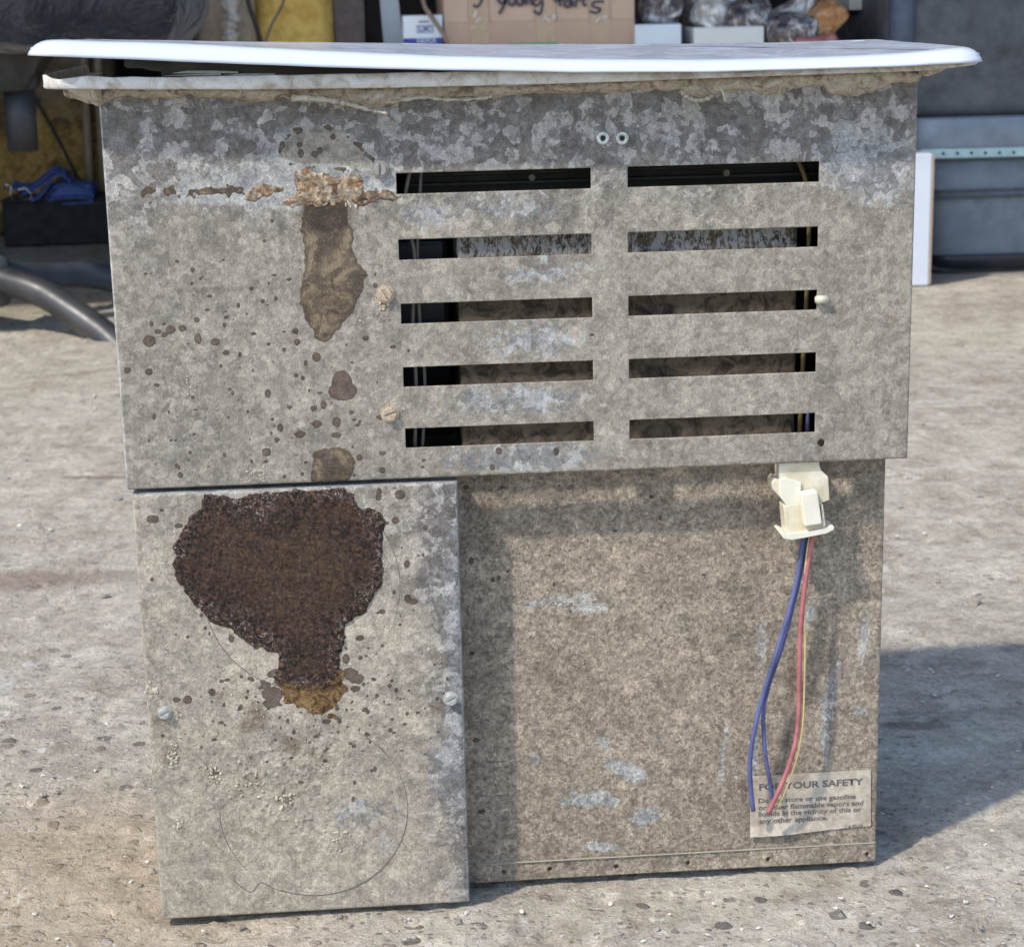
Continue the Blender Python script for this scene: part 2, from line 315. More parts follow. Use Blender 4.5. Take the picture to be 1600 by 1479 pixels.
# ================================================================== SETTING
def ground():
    xs = np.concatenate([-np.geomspace(40, .62, 40), np.arange(-.6, 1.0, .0042), np.geomspace(1.0, 40, 40)])
    ys = np.concatenate([-np.geomspace(30, .72, 30), np.arange(-.7, .75, .0042), np.arange(.75, 3.6, .012), np.geomspace(3.62, 40, 30)])
    X, Y = np.meshgrid(xs, ys)
    z = (fbm(X*9, Y*9, 4, 3)-.5)*.007 + (fbm(X*60, Y*60, 3, 9)-.5)*.0025
    pit = fbm(X*45+5, Y*45, 2, 31); z -= np.clip(pit-.68, 0, 1)*.02
    bmp = fbm(X*75+9, Y*75, 2, 77); z += np.clip(bmp-.70, 0, 1)*.018
    fade = np.clip((4.5-np.hypot(X, Y))/1.5, 0, 1); z *= fade
    near = ((X > -.03) & (X < .55) & (Y > -.04) & (Y < .26)); z = np.where(near, np.minimum(z, .0005), z); z -= .0012
    # shallow cracks across the slab
    for P in ([(-.9,.92),(-.2,.80),(.1,.77),(.5,.86),(1.2,.9)], [(-1,.27),(-.3,.3),(.0,.29),(.4,.33),(1.2,.37)]):
        P = np.array(P); yc = np.interp(X, P[:,0], P[:,1]) + (fbm(X*12, X*0+2, 4, 5)-.5)*.09
        z -= .004*np.exp(-((Y-yc)/.008)**2)*(fbm(X*5, Y*0, 2, 8) > .42)
    me = bpy.data.meshes.new('ground'); co = np.stack([X, Y, z], -1).reshape(-1, 3); n = len(xs); m = len(ys)
    idx = np.arange(n*m).reshape(m, n); q = np.stack([idx[:-1,:-1], idx[:-1,1:], idx[1:,1:], idx[1:,:-1]], -1).reshape(-1, 4)
    me.vertices.add(len(co)); me.vertices.foreach_set('co', co.astype(np.float32).ravel()); me.loops.add(q.size)
    me.loops.foreach_set('vertex_index', q.astype(np.int32).ravel()); me.polygons.add(len(q))
    me.polygons.foreach_set('loop_start', np.arange(0, q.size, 4, dtype=np.int32)); me.polygons.foreach_set('loop_total', np.full(len(q), 4, np.int32))
    me.update(); me.polygons.foreach_set('use_smooth', np.ones(len(q), bool))
    x1 = X; sand = gauss(X, Y, (-.10,.02), .22, .26)*1.1 + gauss(X, Y, (.0,-.2), .12, .1)*.5
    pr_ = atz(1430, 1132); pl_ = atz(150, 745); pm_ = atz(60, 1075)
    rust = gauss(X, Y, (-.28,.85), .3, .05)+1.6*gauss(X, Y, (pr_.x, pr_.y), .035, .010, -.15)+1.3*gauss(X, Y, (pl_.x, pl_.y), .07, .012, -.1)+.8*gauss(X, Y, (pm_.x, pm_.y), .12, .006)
    agg = np.clip(.28+.7*np.clip((.05-Y)/.12, 0, 1)+.5*gauss(X, Y, (-.15,.15), .2, .3)+.35*(fbm(X*4, Y*4, 3, 44) > .55), 0, 1)
    for k, v in (('agg', agg), ('sand', sand), ('rust', rust), ('chalk', gauss(X, Y, (-.35,.5), .25, .18)+gauss(X, Y, (1.0,1.6), .5, .25)*.7)):
        A = me.attributes.new(k, 'FLOAT', 'POINT'); A.data.foreach_set('value', v.astype(np.float32).ravel())
    t = NT('worn_concrete')
    big = t.noise(2.2, 6, .6, .3); mid = t.noise(14, 7, .65, .5); fi = t.noise(120, 6, .7, .6); vf = t.noise(600, 4, .7)
    col = t.ramp(t.math('ADD', t.math('MULTIPLY', mid, .65), t.math('MULTIPLY', big, .35)), [(.38, (.36,.31,.245)), (.49, (.48,.43,.352)), (.60, (.58,.53,.44))])
    # embedded aggregate
    wv = t.warp(.01, 60); pd = t.vor(62, wv, 'F1', 'Distance'); pc = t.vor(62, wv, 'F1', 'Color')
    sp = t.n.new('ShaderNodeSeparateColor'); t.l.new(pc, sp.inputs[0])
    pm = t.math('MULTIPLY', t.mr(pd, .40, .30), t.mr(t.math('ADD', sp.outputs[0], t.math('MULTIPLY', mid, .8)), 1.10, 1.2)); pm = t.math('MULTIPLY', pm, t.attr('agg'))
    pcol = t.ramp(sp.outputs[1], [(.15, (.12,.112,.105)), (.4, (.22,.195,.17)), (.62, (.32,.25,.20)), (.8, (.66,.63,.58))])
    col = t.mix(t.math('MULTIPLY', pm, .85), col, pcol)
    wv2 = t.warp(.004, 150); pd2 = t.vor(170, wv2, 'F1', 'Distance'); pc2 = t.vor(170, wv2, 'F1', 'Color'); sq = t.n.new('ShaderNodeSeparateColor'); t.l.new(pc2, sq.inputs[0])
    pm2 = t.math('MULTIPLY', t.mr(pd2, .42, .3), t.mr(sq.outputs[0], .62, .66)); pm2 = t.math('MULTIPLY', pm2, t.attr('agg'))
    col = t.mix(t.math('MULTIPLY', pm2, .65), col, t.ramp(sq.outputs[1], [(.2, (.15,.135,.12)), (.5, (.27,.24,.21)), (.75, (.68,.65,.60))]))
    col = t.mix(t.mr(fi, .50, .66, 0, .6), col, t.mix(1, col, (.58,.54,.49), 'MULTIPLY'))
    col = t.mix(t.mr(vf, .55, .75, 0, .5), col, t.mix(1, col, (.6,.57,.54), 'MULTIPLY'))
    col = t.mix(t.mr(t.math('ADD', t.attr('sand'), t.math('SUBTRACT', mid, .5)), .2, 1, 0, .55), col, (.46,.345,.22))
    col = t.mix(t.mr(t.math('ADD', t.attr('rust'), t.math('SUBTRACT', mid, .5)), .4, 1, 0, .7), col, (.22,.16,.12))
    col = t.mix(t.mr(t.math('ADD', t.attr('chalk'), t.math('MULTIPLY', t.math('SUBTRACT', t.noise(35, 6, .7), .5), 2.5)), .6, .9, 0, .6), col, (.56,.54,.50))
    g2 = t.mr(t.noise(330, 5, .75, .8), .36, .64, .76, 1.2, False); cb = t.n.new('ShaderNodeCombineColor'); [t.l.new(g2, cb.inputs[i]) for i in range(3)]; col = t.mix(1, col, cb.outputs[0], 'MULTIPLY')
    g3 = t.mr(t.noise(38, 6, .7, .8), .36, .64, .82, 1.14, False); cb = t.n.new('ShaderNodeCombineColor'); [t.l.new(g3, cb.inputs[i]) for i in range(3)]; col = t.mix(1, col, cb.outputs[0], 'MULTIPLY')
    wf = t.math('MULTIPLY', t.mr(t.noise(85, 5, .7, 1.2), .60, .64), t.mr(t.noise(5, 4), .45, .6)); col = t.mix(t.math('MULTIPLY', wf, .7), col, (.70,.68,.64))
    h = t.math('ADD', t.math('MULTIPLY', fi, 1.), t.math('MULTIPLY', vf, .5)); h = t.math('ADD', h, t.math('MULTIPLY', pm, .5)); h = t.math('ADD', h, t.math('MULTIPLY', pm2, .3))
    t.out(col, .9, 0, t.bump(h, .004), .25)
    link('ground', me, t.m); tag(bpy.data.objects['ground'], kind='structure')
ground()

def vista():
    wall = simple('brown_shed_wall', (.035,.024,.018), (.012,.009,.008), .9, 8)
    bm = bmesh.new(); box(bm, (-4, 5.2, -.01), (6.5, 5.35, 2.0)); tag(bmobj('back_wall', bm, wall), kind='structure')
    bm = bmesh.new(); box(bm, (-2.15, 2.0, -.01), (-2.0, 5.35, 2.0)); tag(bmobj('unseen_side_wall', bm, wall), kind='structure')  # unseen wall, added to cut sky light on the background
    bm = bmesh.new(); box(bm, (3.2, 2.0, -.01), (3.35, 5.35, 2.0)); tag(bmobj('unseen_side_wall', bm, wall), kind='structure')  # same on the right: unseen, closes off sky light
    bm = bmesh.new(); box(bm, (-4.2, 1.95, 2.004), (6.7, 5.4, 2.1)); tag(bmobj('shade_roof', bm, wall), kind='structure')  # unseen roof, height and front edge set to shade the background
vista()

# ================================================================== THE STOVE
W = .52; ZT = .5600; ZB = .3080; PR = .026; DY = -.0041
stove = empty('drop_in_stove', (.26, .09, 0), label='rusty galvanised stove body with vent slots and warped white enamel lid, standing on concrete', cat='stove')
def spx(P, Y=0): return pxs(P, Y)
SX = [at(627,520,0).x, at(925,520,0).x, at(982,520,0).x, at(1277,500,0).x]
SZ = [.50805,.46605,.42460,.38330,.34260]; SH = .0131
SX = [.18245,.30720,.33110,.45600]
rows = []
for i,(a,b,c,d) in enumerate([((617,271),(924,263),(982,261),(1285,251)),((621,374),(925,366),(982,364),(1280,353)),((626,474),(925,465),(982,463),(1276,453)),((631,573),(926,564),(982,560),(1274,551)),((635,668),(927,659),(982,656),(1270,645))]):
    z = sum(at(*p, 0).z for p in (a,b,c,d))/4; rows.append(z)
    xr = at(*d, 0).x
holes = []
XS = [np.mean([at(*p,0).x for p in L]) for L in ([(617,271),(621,374),(626,474),(631,573),(635,668)], [(924,263),(925,366),(925,465),(926,564),(927,659)], [(982,261),(982,364),(982,463),(982,560),(982,656)], [(1285,251),(1280,353),(1276,453),(1274,551),(1270,645)])]
for z in rows:
    holes += [(XS[0], XS[1], z-SH, z), (XS[2], XS[3], z-SH, z)]
hp = at(1283,692,0); holes.append((hp.x, hp.z, .0026))
rv = [at(942,216,0), at(972,216,0)]
Xv = snap(np.concatenate([[0,.0004,.001,.0018], np.arange(.0026, W-.0026, .0008), [W-.0018,W-.001,W-.0004,W]]), XS)
Zv = snap(np.concatenate([[ZB,ZB+.0004,ZB+.001,ZB+.0018], np.arange(ZB+.0026, ZT, .0008), [ZT]]), [z for r in rows for z in (r, r-SH)])
CR_A = [(440,316),(463,303),(460,271),(484,264),(505,271),(527,275),(541,273),(565,278),(572,296),(597,296),(620,308),(604,315),(569,315),(541,321),(505,321),(474,322),(446,319)]
CR_B = [(376,300),(394,291),(428,285),(450,293),(442,303),(413,310),(386,309)]
DRIP = [(472,321),(472,363),(475,398),(479,423),(469,440),(469,475),(481,500),(492,518),(492,528),(509,534.5),(520,528),(541,500),(553,488),(558,468),(574,431),(556,409),(551,384),(553,359),(544,338),(541,319),(505,314)]
BOT = [(488,752),(487,725),(495,706),(520,698),(545,704),(556,722),(549,752)]
ARC = [(432,247),(442,222),(462,206),(495,196),(530,203),(556,222),(575,245),(590,262),(590,268),(560,268),(520,262),(470,262)]
Z5 = [(690,985,26),(788,932,20),(842,925,15),(915,973,19),(995,988,18),(1045,1038,13),(1108,1047,10),(588,1120,14),(688,1127,16),(910,886,12),(957,840,9),(1045,875,9),(1365,938,12),(1373,988,13),(1460,1055,16),(1413,1084,9),(1170,950,9),(1336,700,9),(1257,427,8),(1223,522,7),(695,345,6),(1238,1225,14),(725,1187,9),(713,1334,10),(1295,1383,14),(1387,1413,18),(1338,1290,8),(1450,1293,13),(1280,1440,10),(688,1443,7),(790,1443,6),(812,1443,6),(1240,998,8),(1145,1310,6),(1075,1225,8),(1400,1155,8),(890,1245,8),(1030,610,6),(886,718,7),(935,690,5),(757,905,7),(730,940,12),(760,955,12),(700,905,10)]
Z6 = [(173,960,11),(182,1008,12),(268,1074,18),(220,1100,9),(486,990,12),(530,757,10),(607,1028,10),(678,1045,7),(207,1167,8),(52,1235,15),(148,1296,8),(255,1302,12),(300,1286,15),(357,1362,20),(270,1370,18),(357,1420,16),(195,1416,19),(107,1386,15),(92,1441,10),(424,1318,9),(147,730,8),(555,1340,14),(382,1195,52),(385,1225,50)]
Z7 = [(658,75,19),(268,180,12),(590,118,8),(655,118,8),(1185,80,12),(1185,157,13),(1373,113,7),(1367,143,6),(740,187,8),(1080,100,14),(900,90,16)]
SPV = [(x/2.958, 200+y/2.958, r/2.958) for x,y,r in Z5]+[(400+x/2.843, 180+y/2.843, r/2.843) for x,y,r in Z6]+[(190+x/2.909, 680+y/2.909, r/2.909) for x,y,r in Z7]+[(779,704,5),(869,705,5),(468,226,4),(500,235,4),(470,240,5),(492,241,5),(520,214,4),(769,730,4),(925,523,2.5)]
for k in range(80):
    u = random.gauss(400, 110); v = random.uniform(400, 745)
    if 195 < u < 615: SPV.append((u, v, random.choice((1.2,1.5,1.8,2.4,3))))
def dent(GX, GZ): return (fbm(GX*9, GZ*9, 2, 4)-.5)*.0014 + (fbm(GX*30, GZ*30, 2, 14)-.5)*.0003
def edge_round(d, r=.0022): d = np.clip(d, 0, r); return r-np.sqrt(np.maximum(r*r-(r-d)**2, 0))
sd_cr = None
def va(GX, GZ):
    U = {}
    t = (GZ-ZB)/(ZT-ZB)
    U['dust'] = np.clip(.92-1.15*np.clip((t-.62)/.38, 0, 1)+ (GX-.3)*.25, -.15, 1) 
    pt = lambda u, v: (at(u,v,0).x, at(u,v,0).z)
    c = gauss(GX,GZ,pt(1380,270),.035,.03)*.8+gauss(GX,GZ,pt(1310,240),.02,.02)*.5+gauss(GX,GZ,pt(800,330),.05,.012)*.6+gauss(GX,GZ,pt(850,430),.05,.014)*.6+gauss(GX,GZ,pt(830,530),.04,.016)*.75+gauss(GX,GZ,pt(800,625),.06,.014)*.75+gauss(GX,GZ,pt(830,715),.07,.012)*.8+gauss(GX,GZ,pt(660,340),.02,.015)*.5+gauss(GX,GZ,pt(330,265),.04,.01)*.45
    U['clean'] = c; U['halo'] = gauss(GX,GZ,pt(490,285),.05,.017)*1.1+gauss(GX,GZ,pt(330,268),.06,.012)*.25+gauss(GX,GZ,pt(370,312),.05,.003)*.45+1.1*np.exp(-((GX-.0004)/.0009)**2)+gauss(GX,GZ,pt(495,228),.026,.015)*1.0+gauss(GX,GZ,pt(300,300),.03,.007)*.5+gauss(GX,GZ,pt(545,285),.035,.010)*.8+gauss(GX,GZ,pt(420,300),.03,.008)*.7  # thin left-edge term paints the edge highlight into the colour
    U['sd_brown'] = (fbm(GX*150, GZ*150, 4, 71)-.5)*5+np.minimum(np.minimum(sdf_poly(GX,GZ,spx(DRIP)), sdf_poly(GX,GZ,spx(BOT))+.0), 60)
    U['sd_brown'] = np.minimum(U['sd_brown'], np.minimum(np.minimum(sdf_poly(GX,GZ,spx([(225,294),(380,291),(380,303),(300,306),(225,303)]))+.6, abs(sdf_poly(GX,GZ,spx(ARC)))-.1), sdf_poly(GX,GZ,spx([(560,300),(618,300),(616,312),(560,316)])))+(fbm(GX*260, GZ*260, 3, 75)-.45)*9)
    U['sd_crust'] = (fbm(GX*170, GZ*170, 4, 72)-.5)*9+np.minimum(sdf_poly(GX,GZ,spx(CR_A)), sdf_poly(GX,GZ,spx(CR_B)))
    U['sd_crust'] = np.minimum(U['sd_crust'], spots(GX,GZ,[(481,272,9),(553,283,12),(600,480,5),(605,470,4)],0))
    a = sdf_poly(GX,GZ,spx(ARC)); U['dust'] = np.where(a < 0, np.maximum(U['dust'], .9), U['dust']); k_ = np.clip(-a/3, 0, 1); U['halo'] = U['halo']*(1-.75*k_); U['clean'] = U['clean']*(1-k_)
    U['sd_spot'] = spots(GX,GZ,SPV,0)
    g = 0
    for u,v,a,b,k in ((262,385,5,60,.5),(440,385,5,60,.5),(350,450,90,6,.45),(350,323,90,3,.5),(330,560,14,60,.4),(345,540,10,20,.5),(600,520,50,12,.3),(200,500,8,220,.35),(612,680,14,20,.5),(1200,200,120,60,.2),(500,315,40,8,.6),(512,338,44,22,1.4),(512,740,40,14,.6),(495,205,50,5,.5),(450,230,7,20,.5),(330,298,80,6,.5),(640,330,14,30,.4),(810,560,3,60,.5),(1390,600,30,120,.25),(1395,500,25,25,.4),(1290,520,14,40,.4)): g = g+gauss(GX,GZ,pt(u,v),a*PXM,b*PXM)*k  # grime spots, plus darker lines round the pressed rectangle
    U['grime_dark'] = g
    return U
def vy(GX, GZ):
    y = dent(GX, GZ)*np.clip(np.minimum(GX, W-GX)/.01, 0, 1) + edge_round(GX)+edge_round(W-GX)+edge_round(GZ-ZB, .0018)
    c = (fbm(GX*170, GZ*170, 4, 72)-.5)*9+np.minimum(sdf_poly(GX,GZ,spx(CR_A)), sdf_poly(GX,GZ,spx(CR_B)))
    y -= np.clip(-c/2.5, 0, 1)*.0007*(.3+1.4*fbm(GX*260, GZ*260, 3, 5))
    # slight pressed rectangle left of the drip
    a = spx([(262,330),(440,322),(442,450),(268,455)]); y -= np.clip(.5-sdf_poly(GX,GZ,a)/4, 0, 1)*.0008
    # shallow vertical crease below the drip
    return y
vent = panel('vent_panel', Xv, Zv, vy, M_vent, stove, holes, va, .0013)
tag(vent, label='upper galvanised panel with two columns of vent slots and a brown drip stain')

# door
DX0, DX1, DZ0, DZ1 = .0037, .2163, .0035, .3052
DK = [(190+x/2.909, 680+y/2.909) for x,y in [(360,290),(375,265),(450,275),(540,290),(610,262),(740,258),(860,245),(1040,245),(1065,265),(1080,320),(1170,350),(1192,400),(1185,470),(1195,580),(1180,680),(1130,760),(1090,820),(1030,855),(1010,930),(990,990),(985,1080),(1000,1120),(930,1140),(870,1155),(790,1145),(720,1135),(690,1115),(680,1085),(715,1060),(710,1000),(640,960),(560,930),(500,885),(430,850),(360,790),(290,710),(265,660),(235,590),(245,500),(275,420),(300,370),(365,330)]]
AM = [(190+x/2.909, 680+y/2.909) for x,y in [(730,1075),(790,1085),(870,1090),(960,1060),(1010,1080),(1022,1150),(1000,1210),(930,1250),(870,1268),(830,1240),(790,1205),(740,1215),(720,1180)]]
ZD = [(142,380,22),(182,340,7),(137,654,9),(1170,255,13),(1168,280,14),(1265,270,22),(1245,385,16),(1205,397,9),(1380,418,11),(1297,584,15),(1348,545,6),(1370,543,7),(1396,345,5),(1300,740,17),(1325,755,16),(1185,800,12),(1165,805,6),(1238,712,8),(1265,860,7),(1083,920,16),(1020,1015,20),(1185,955,8),(300,915,7),(380,875,7),(362,817,8),(500,925,14),(495,915,9),(410,1165,16),(585,1105,11),(480,1110,9),(455,1115,9),(300,1200,20),(250,1200,14),(1100,1130,9),(1227,1113,8),(1160,1180,9),(1150,1110,7),(930,1300,15),(755,1297,9),(690,1205,26),(655,1175,20),(675,1165,16),(1050,1100,22),(1075,1120,12),(690,1085,22),(1230,1290,7),(755,1205,15),(260,410,14),(1065,1075,10),(980,1240,10)]
SPX = [(428,1085,13),(440,1062,11),(424,1098,10),(560,1060,8),(546,1052,10),(415,1070,7),(555,1075,6),(433,1050,8)]
SPD = SPX+[(190+x/2.909, 680+y/2.909, r/2.909) for x,y,r in ZD]
for k in range(260):
    u = random.gauss(490, 120); v = random.gauss(1090, 55) if random.random() < .7 else random.uniform(780, 1250)
    if 235 < u < 705: SPD.append((u, v, random.choice((1,1.3,1.6,2,2.6,3.4))))
def ragg(c, GX, GZ, a, f, s): return c+(fbm(GX*f, GZ*f, 5, s)-.5)*a
def dy_(GX, GZ):
    y = DY + dent(GX+3, GZ+2)*.8*np.clip(np.minimum(GX-DX0, DX1-GX)/.01, 0, 1)+edge_round(GX-DX0)+edge_round(DX1-GX, .003)+edge_round(GZ-DZ0, .002)+edge_round(DZ1-GZ, .0018)
    c = ragg(sdf_poly(GX,GZ,spx(DK,DY)), GX, GZ, 7, 130, 61); a = ragg(sdf_poly(GX,GZ,spx(AM,DY)), GX, GZ, 10, 170, 62)
    n = fbm(GX*420, GZ*420, 3, 21); n2 = fbm(GX*130, GZ*130, 3, 22)
    rim = np.exp(-((c+3.5)/3.5)**2)
    y -= np.clip(-c/1.2, 0, 1)*(.0006+.0013*n*n2*(.6+1.0*rim))
    y -= np.clip(-a/3, 0, 1)*.0003
    lump = np.clip(fbm(GX*330, GZ*330, 3, 51)-.58, 0, 1)*gauss(GX,GZ,(at(430,1220,DY).x,at(430,1220,DY).z),.06,.05); y -= lump*.005
    return y
def da(GX, GZ):
    U = {}; pt = lambda u, v: (at(u,v,DY).x, at(u,v,DY).z)
    U['dust'] = np.clip(.72+.35*(1-(GZ-DZ0)/.3)-.9*np.clip((GX-.185)/.03, 0, 1)-.2*gauss(GX,GZ,pt(650,850),.03,.06), 0, 1.1)
    U['clean'] = gauss(GX,GZ,pt(712,1000),.007,.12)*.8+gauss(GX,GZ,pt(560,1270),.03,.015)*.6+gauss(GX,GZ,pt(690,1190),.015,.04)*.6+gauss(GX,GZ,pt(670,960),.02,.03)*.3
    U['halo'] = gauss(GX,GZ,pt(600,1320),.012,.008)*.6+gauss(GX,GZ,pt(460,1370),.03,.008)*.35+1.0*np.exp(-((DX1-GX-.001)/.001)**2)+.8*np.exp(-((DZ1-GZ)/.0008)**2)+.6*np.exp(-((GX-DX0)/.0008)**2)+gauss(GX,GZ,pt(540,800),.025,.012)*.8+gauss(GX,GZ,pt(570,880),.008,.02)*.6  # thin right, top and left edge terms are highlights painted into the colour
    g = 0
    for u,v,a,b,k in ((500,1075,60,35,.45),(400,1120,16,22,1),(385,1135,10,10,.9),(250,1125,14,16,.8),(265,1180,16,26,.8),(345,1085,12,10,.8),(455,1165,14,12,.8),(680,1108,26,14,.7),(390,1225,30,20,.55),(330,1210,12,20,.7),(452,1250,12,12,.6),(500,1200,60,50,.3),(225,900,14,200,.35),(350,1400,150,30,.3),(440,1150,90,60,.3)): g = g+gauss(GX,GZ,pt(u,v),a*PXM,b*PXM)*k
    U['grime_dark'] = g
    U['sd_dark'] = ragg(sdf_poly(GX,GZ,spx(DK,DY)), GX, GZ, 7, 130, 61); U['sd_amber'] = ragg(np.minimum(sdf_poly(GX,GZ,spx(AM,DY)), spots(GX,GZ,[(520,1118,5),(470,1100,8)],DY)), GX, GZ, 10, 170, 62); U['sd_spot'] = spots(GX,GZ,SPD,DY)
    return U
Xd = np.concatenate([[DX0,DX0+.0004,DX0+.001,DX0+.0018], np.arange(DX0+.0026, DX1-.0032, .0008), [DX1-.0026,DX1-.0018,DX1-.001,DX1-.0004,DX1]])
Zd = np.concatenate([[DZ0,DZ0+.0004,DZ0+.001,DZ0+.0018], np.arange(DZ0+.0026, DZ1-.0022, .0008), [DZ1-.0014,DZ1-.0007,DZ1-.0002,DZ1]])
door = panel('access_door', Xd, Zd, dy_, M_door, stove, (), da, .028)
tag(door, label='lower left galvanised cover with a large burnt dark brown crust')

# recessed panel
RX0, RX1, RZ1 = .19, .5124, .318
PATCH = [(870,938,85,12,-.15),(930,950,40,10,0),(980,1203,40,16,.45),(922,1249,48,15,.05),(1010,1276,26,18,-.4),(940,1323,36,9,.1),(836,1188,12,15,0),(943,1158,12,18,-.6),(1030,1155,14,6,0),(1190,1010,14,60,0),(1265,960,14,40,.2),(1180,1180,10,70,0),(1300,1080,18,60,.15),(1350,1000,12,60,0),(1345,1110,18,14,0),(1130,1180,7,70,.1),(1290,1160,10,60,0)]
Z3 = [(100,218,15),(302,218,12),(618,208,7),(1128,270,11),(1178,388,11),(930,458,9),(130,625,16),(248,730,12),(283,721,12),(333,684,8),(588,757,9),(733,606,6),(780,618,7),(675,572,5),(132,1140,12),(680,905,6),(1423,703,7),(820,800,5),(788,884,5),(460,1050,5)]
SPR = [(700+x/3.556, 700+y/3.556, r/3.556) for x,y,r in Z3]+[(744,1156,4.5),(752,1268,4.5)]+[(u,v,3.) for u,v in ((787,1361),(859,1357),(963,1353),(1075,1347),(1200,1341),(1354,1333))]
def ra(GX, GZ):
    U = {}; pt = lambda u, v: (at(u,v,PR).x, at(u,v,PR).z)
    U['dust'] = np.full(GX.shape, 1.05)-.15*gauss(GX,GZ,pt(800,780),.05,.03)-.15*gauss(GX,GZ,pt(1340,1000),.03,.09)
    c = 0
    for u,v,a,b,g in PATCH:
        k = 1.7 if a > 20 and v > 1100 else 1.0; c = c+gauss(GX,GZ,pt(u,v),a*PXM*1.0,b*PXM*1.0,-g)*k
    U['clean'] = c*.8; U['halo'] = c*.55
    U['sd_spot'] = spots(GX,GZ,SPR,PR)
    g = 0
    for u,v,a,b,k in ((760,1000,40,260,.35),(1240,1060,10,70,.9),(1230,1160,8,20,.9),(1290,1060,30,70,.4),(1300,850,50,70,.3),(870,1020,110,20,.3),(1000,1180,120,80,.25),(1340,1230,30,60,.25),(760,800,30,60,.4),(1100,820,300,20,.2),(1225,745,30,20,.5),(1000,1350,400,3,.4),(1050,1331,320,1.6,.9)): g = g+gauss(GX,GZ,pt(u,v),a*PXM,b*PXM)*k  # darker zones along the door edge, behind the wires and at the hem
    U['grime_dark'] = g; return U
Zh = .0185
def ry(GX, GZ):
    y = PR+(fbm(GX*10+4, GZ*10, 2, 6)-.5)*.0014*np.clip((RX1-GX)/.01, 0, 1)+edge_round(RX1-GX)
    y = y-.0012*(GZ < Zh)+0
    for u in range(14): pass
    for u,v in ((787,1361),(859,1357),(963,1353),(1075,1347),(1200,1341),(1354,1333)):
        p = at(u,v,PR); q_ = np.hypot(GX-p.x, GZ-p.z); y = y+.0022*np.clip(1-q_/.0022, 0, 1)-.0006*np.exp(-((q_-.0026)/.0007)**2)
    # shallow dent behind the wires
    p = at(1240,1080,PR); y = y+.0025*gauss(GX,GZ,(p.x,p.z),.006,.05,.0)+.0012*gauss(GX,GZ,(p.x+.018,p.z-.01),.008,.06)
    return y
Xr = np.concatenate([np.arange(RX0, RX1-.0026, .0008), [RX1-.0018,RX1-.001,RX1-.0004,RX1]])
Zr = np.sort(np.concatenate([np.arange(.004, RZ1, .0008), [Zh-.0001, Zh+.0001]]))
rec = panel('recessed_panel', Xr, Zr, ry, M_rec, stove, (), ra, .0013)
tag(rec, label='lower right recessed galvanised panel, brown with dirt')

# shell: sides, back, bottom, inner box
bm = bmesh.new(); box(bm, (.0006, .0028, ZB+.001), (.0018, .185, ZT)); bmobj('side_panel', bm, M_side, stove)
bm = bmesh.new(); box(bm, (W-.0018, .0028, ZB+.001), (W-.0006, .185, ZT)); bmobj('side_panel', bm, M_side, stove)
bm = bmesh.new(); box(bm, (RX1-.0017, PR+.0035, .005), (RX1-.0005, .185, ZB+.003)); bmobj('side_panel', bm, M_side, stove)
bm = bmesh.new(); box(bm, (.0045, .0245, .005), (.0057, .185, ZB+.003)); bmobj('side_panel', bm, M_side, stove)
bm = bmesh.new(); box(bm, (.0019, .1851, .005), (W-.002, .1863, ZT)); bmobj('back_panel', bm, M_side, stove)
bm = bmesh.new(); box(bm, (.006, .03, .0038), (.510, .184, .005)); bmobj('bottom_panel', bm, M_side, stove)
IX0, IX1 = at(716,480,.027).x, at(1246,460,.027).x; IZ = at(900,352,.027).z
t = NT('corroded_inner_box')
f = t.noise(90, 6, .7, 1); white = t.mr(t.noise(160, 5, .8, .5, t.vmap((1.6,1,.8))), .44, .54)
sx = t.n.new('ShaderNodeSeparateXYZ'); t.l.new(t.tc, sx.inputs[0]); band = t.mr(sx.outputs[2], IZ-.028, IZ-.012)
col = t.ramp(f, [(.40, (.055,.040,.028)), (.58, (.18,.14,.10))]); col = t.mix(t.math('MULTIPLY', t.math('MULTIPLY', white, band), .85), col, (.52,.52,.53))
M_ib = t.out(col, .7, .1, t.bump(t.noise(260, 5, .7, 1), .001), .3)
bm = bmesh.new(); box(bm, (IX0, PR+.002, .3185), (IX1, .17, IZ), .0025); bmobj('inner_box', bm, M_ib, stove)
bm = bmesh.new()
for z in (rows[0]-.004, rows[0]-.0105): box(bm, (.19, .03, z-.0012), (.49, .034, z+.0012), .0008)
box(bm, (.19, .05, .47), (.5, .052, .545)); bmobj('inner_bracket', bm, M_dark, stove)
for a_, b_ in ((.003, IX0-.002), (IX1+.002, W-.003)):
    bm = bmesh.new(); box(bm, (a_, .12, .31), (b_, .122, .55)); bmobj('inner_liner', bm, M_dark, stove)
# cords seen through the slots
M_cord = simple('grey_cord', (.16,.14,.12), None, .7); M_yel = simple('yellow_tube', (.16,.11,.03), None, .6)
def cord(name, P, r, m, Y=.012, parent=stove, label=None):
    bm = bmesh.new(); tube(bm, smooth_path([at(u, v, Y if not hasattr(Y,'__len__') else Y[i]) for i,(u,v) in enumerate(P)], 6), r)
    o = bmobj(name, bm, m, parent, True)
    if label: o['label'] = label
    return o
cord('cord', [(655,215),(640,270),(632,330),(648,400),(645,500),(650,600),(648,700)], .0013, M_cord)
cord('cord', [(660,215),(657,290),(652,400),(656,500),(664,600),(660,700)], .0011, M_cord, .014)
cord('gas_tube', [(1235,230),(1252,262),(1262,300),(1264,370),(1260,470),(1255,560),(1250,660),(1246,720)], .0016, M_yel, .02)
M_redw = simple('red_insulation', (.47,.165,.17), (.25,.07,.075), .5, 90); M_bluw = simple('blue_insulation', (.115,.135,.31), (.05,.058,.145), .5, 60)
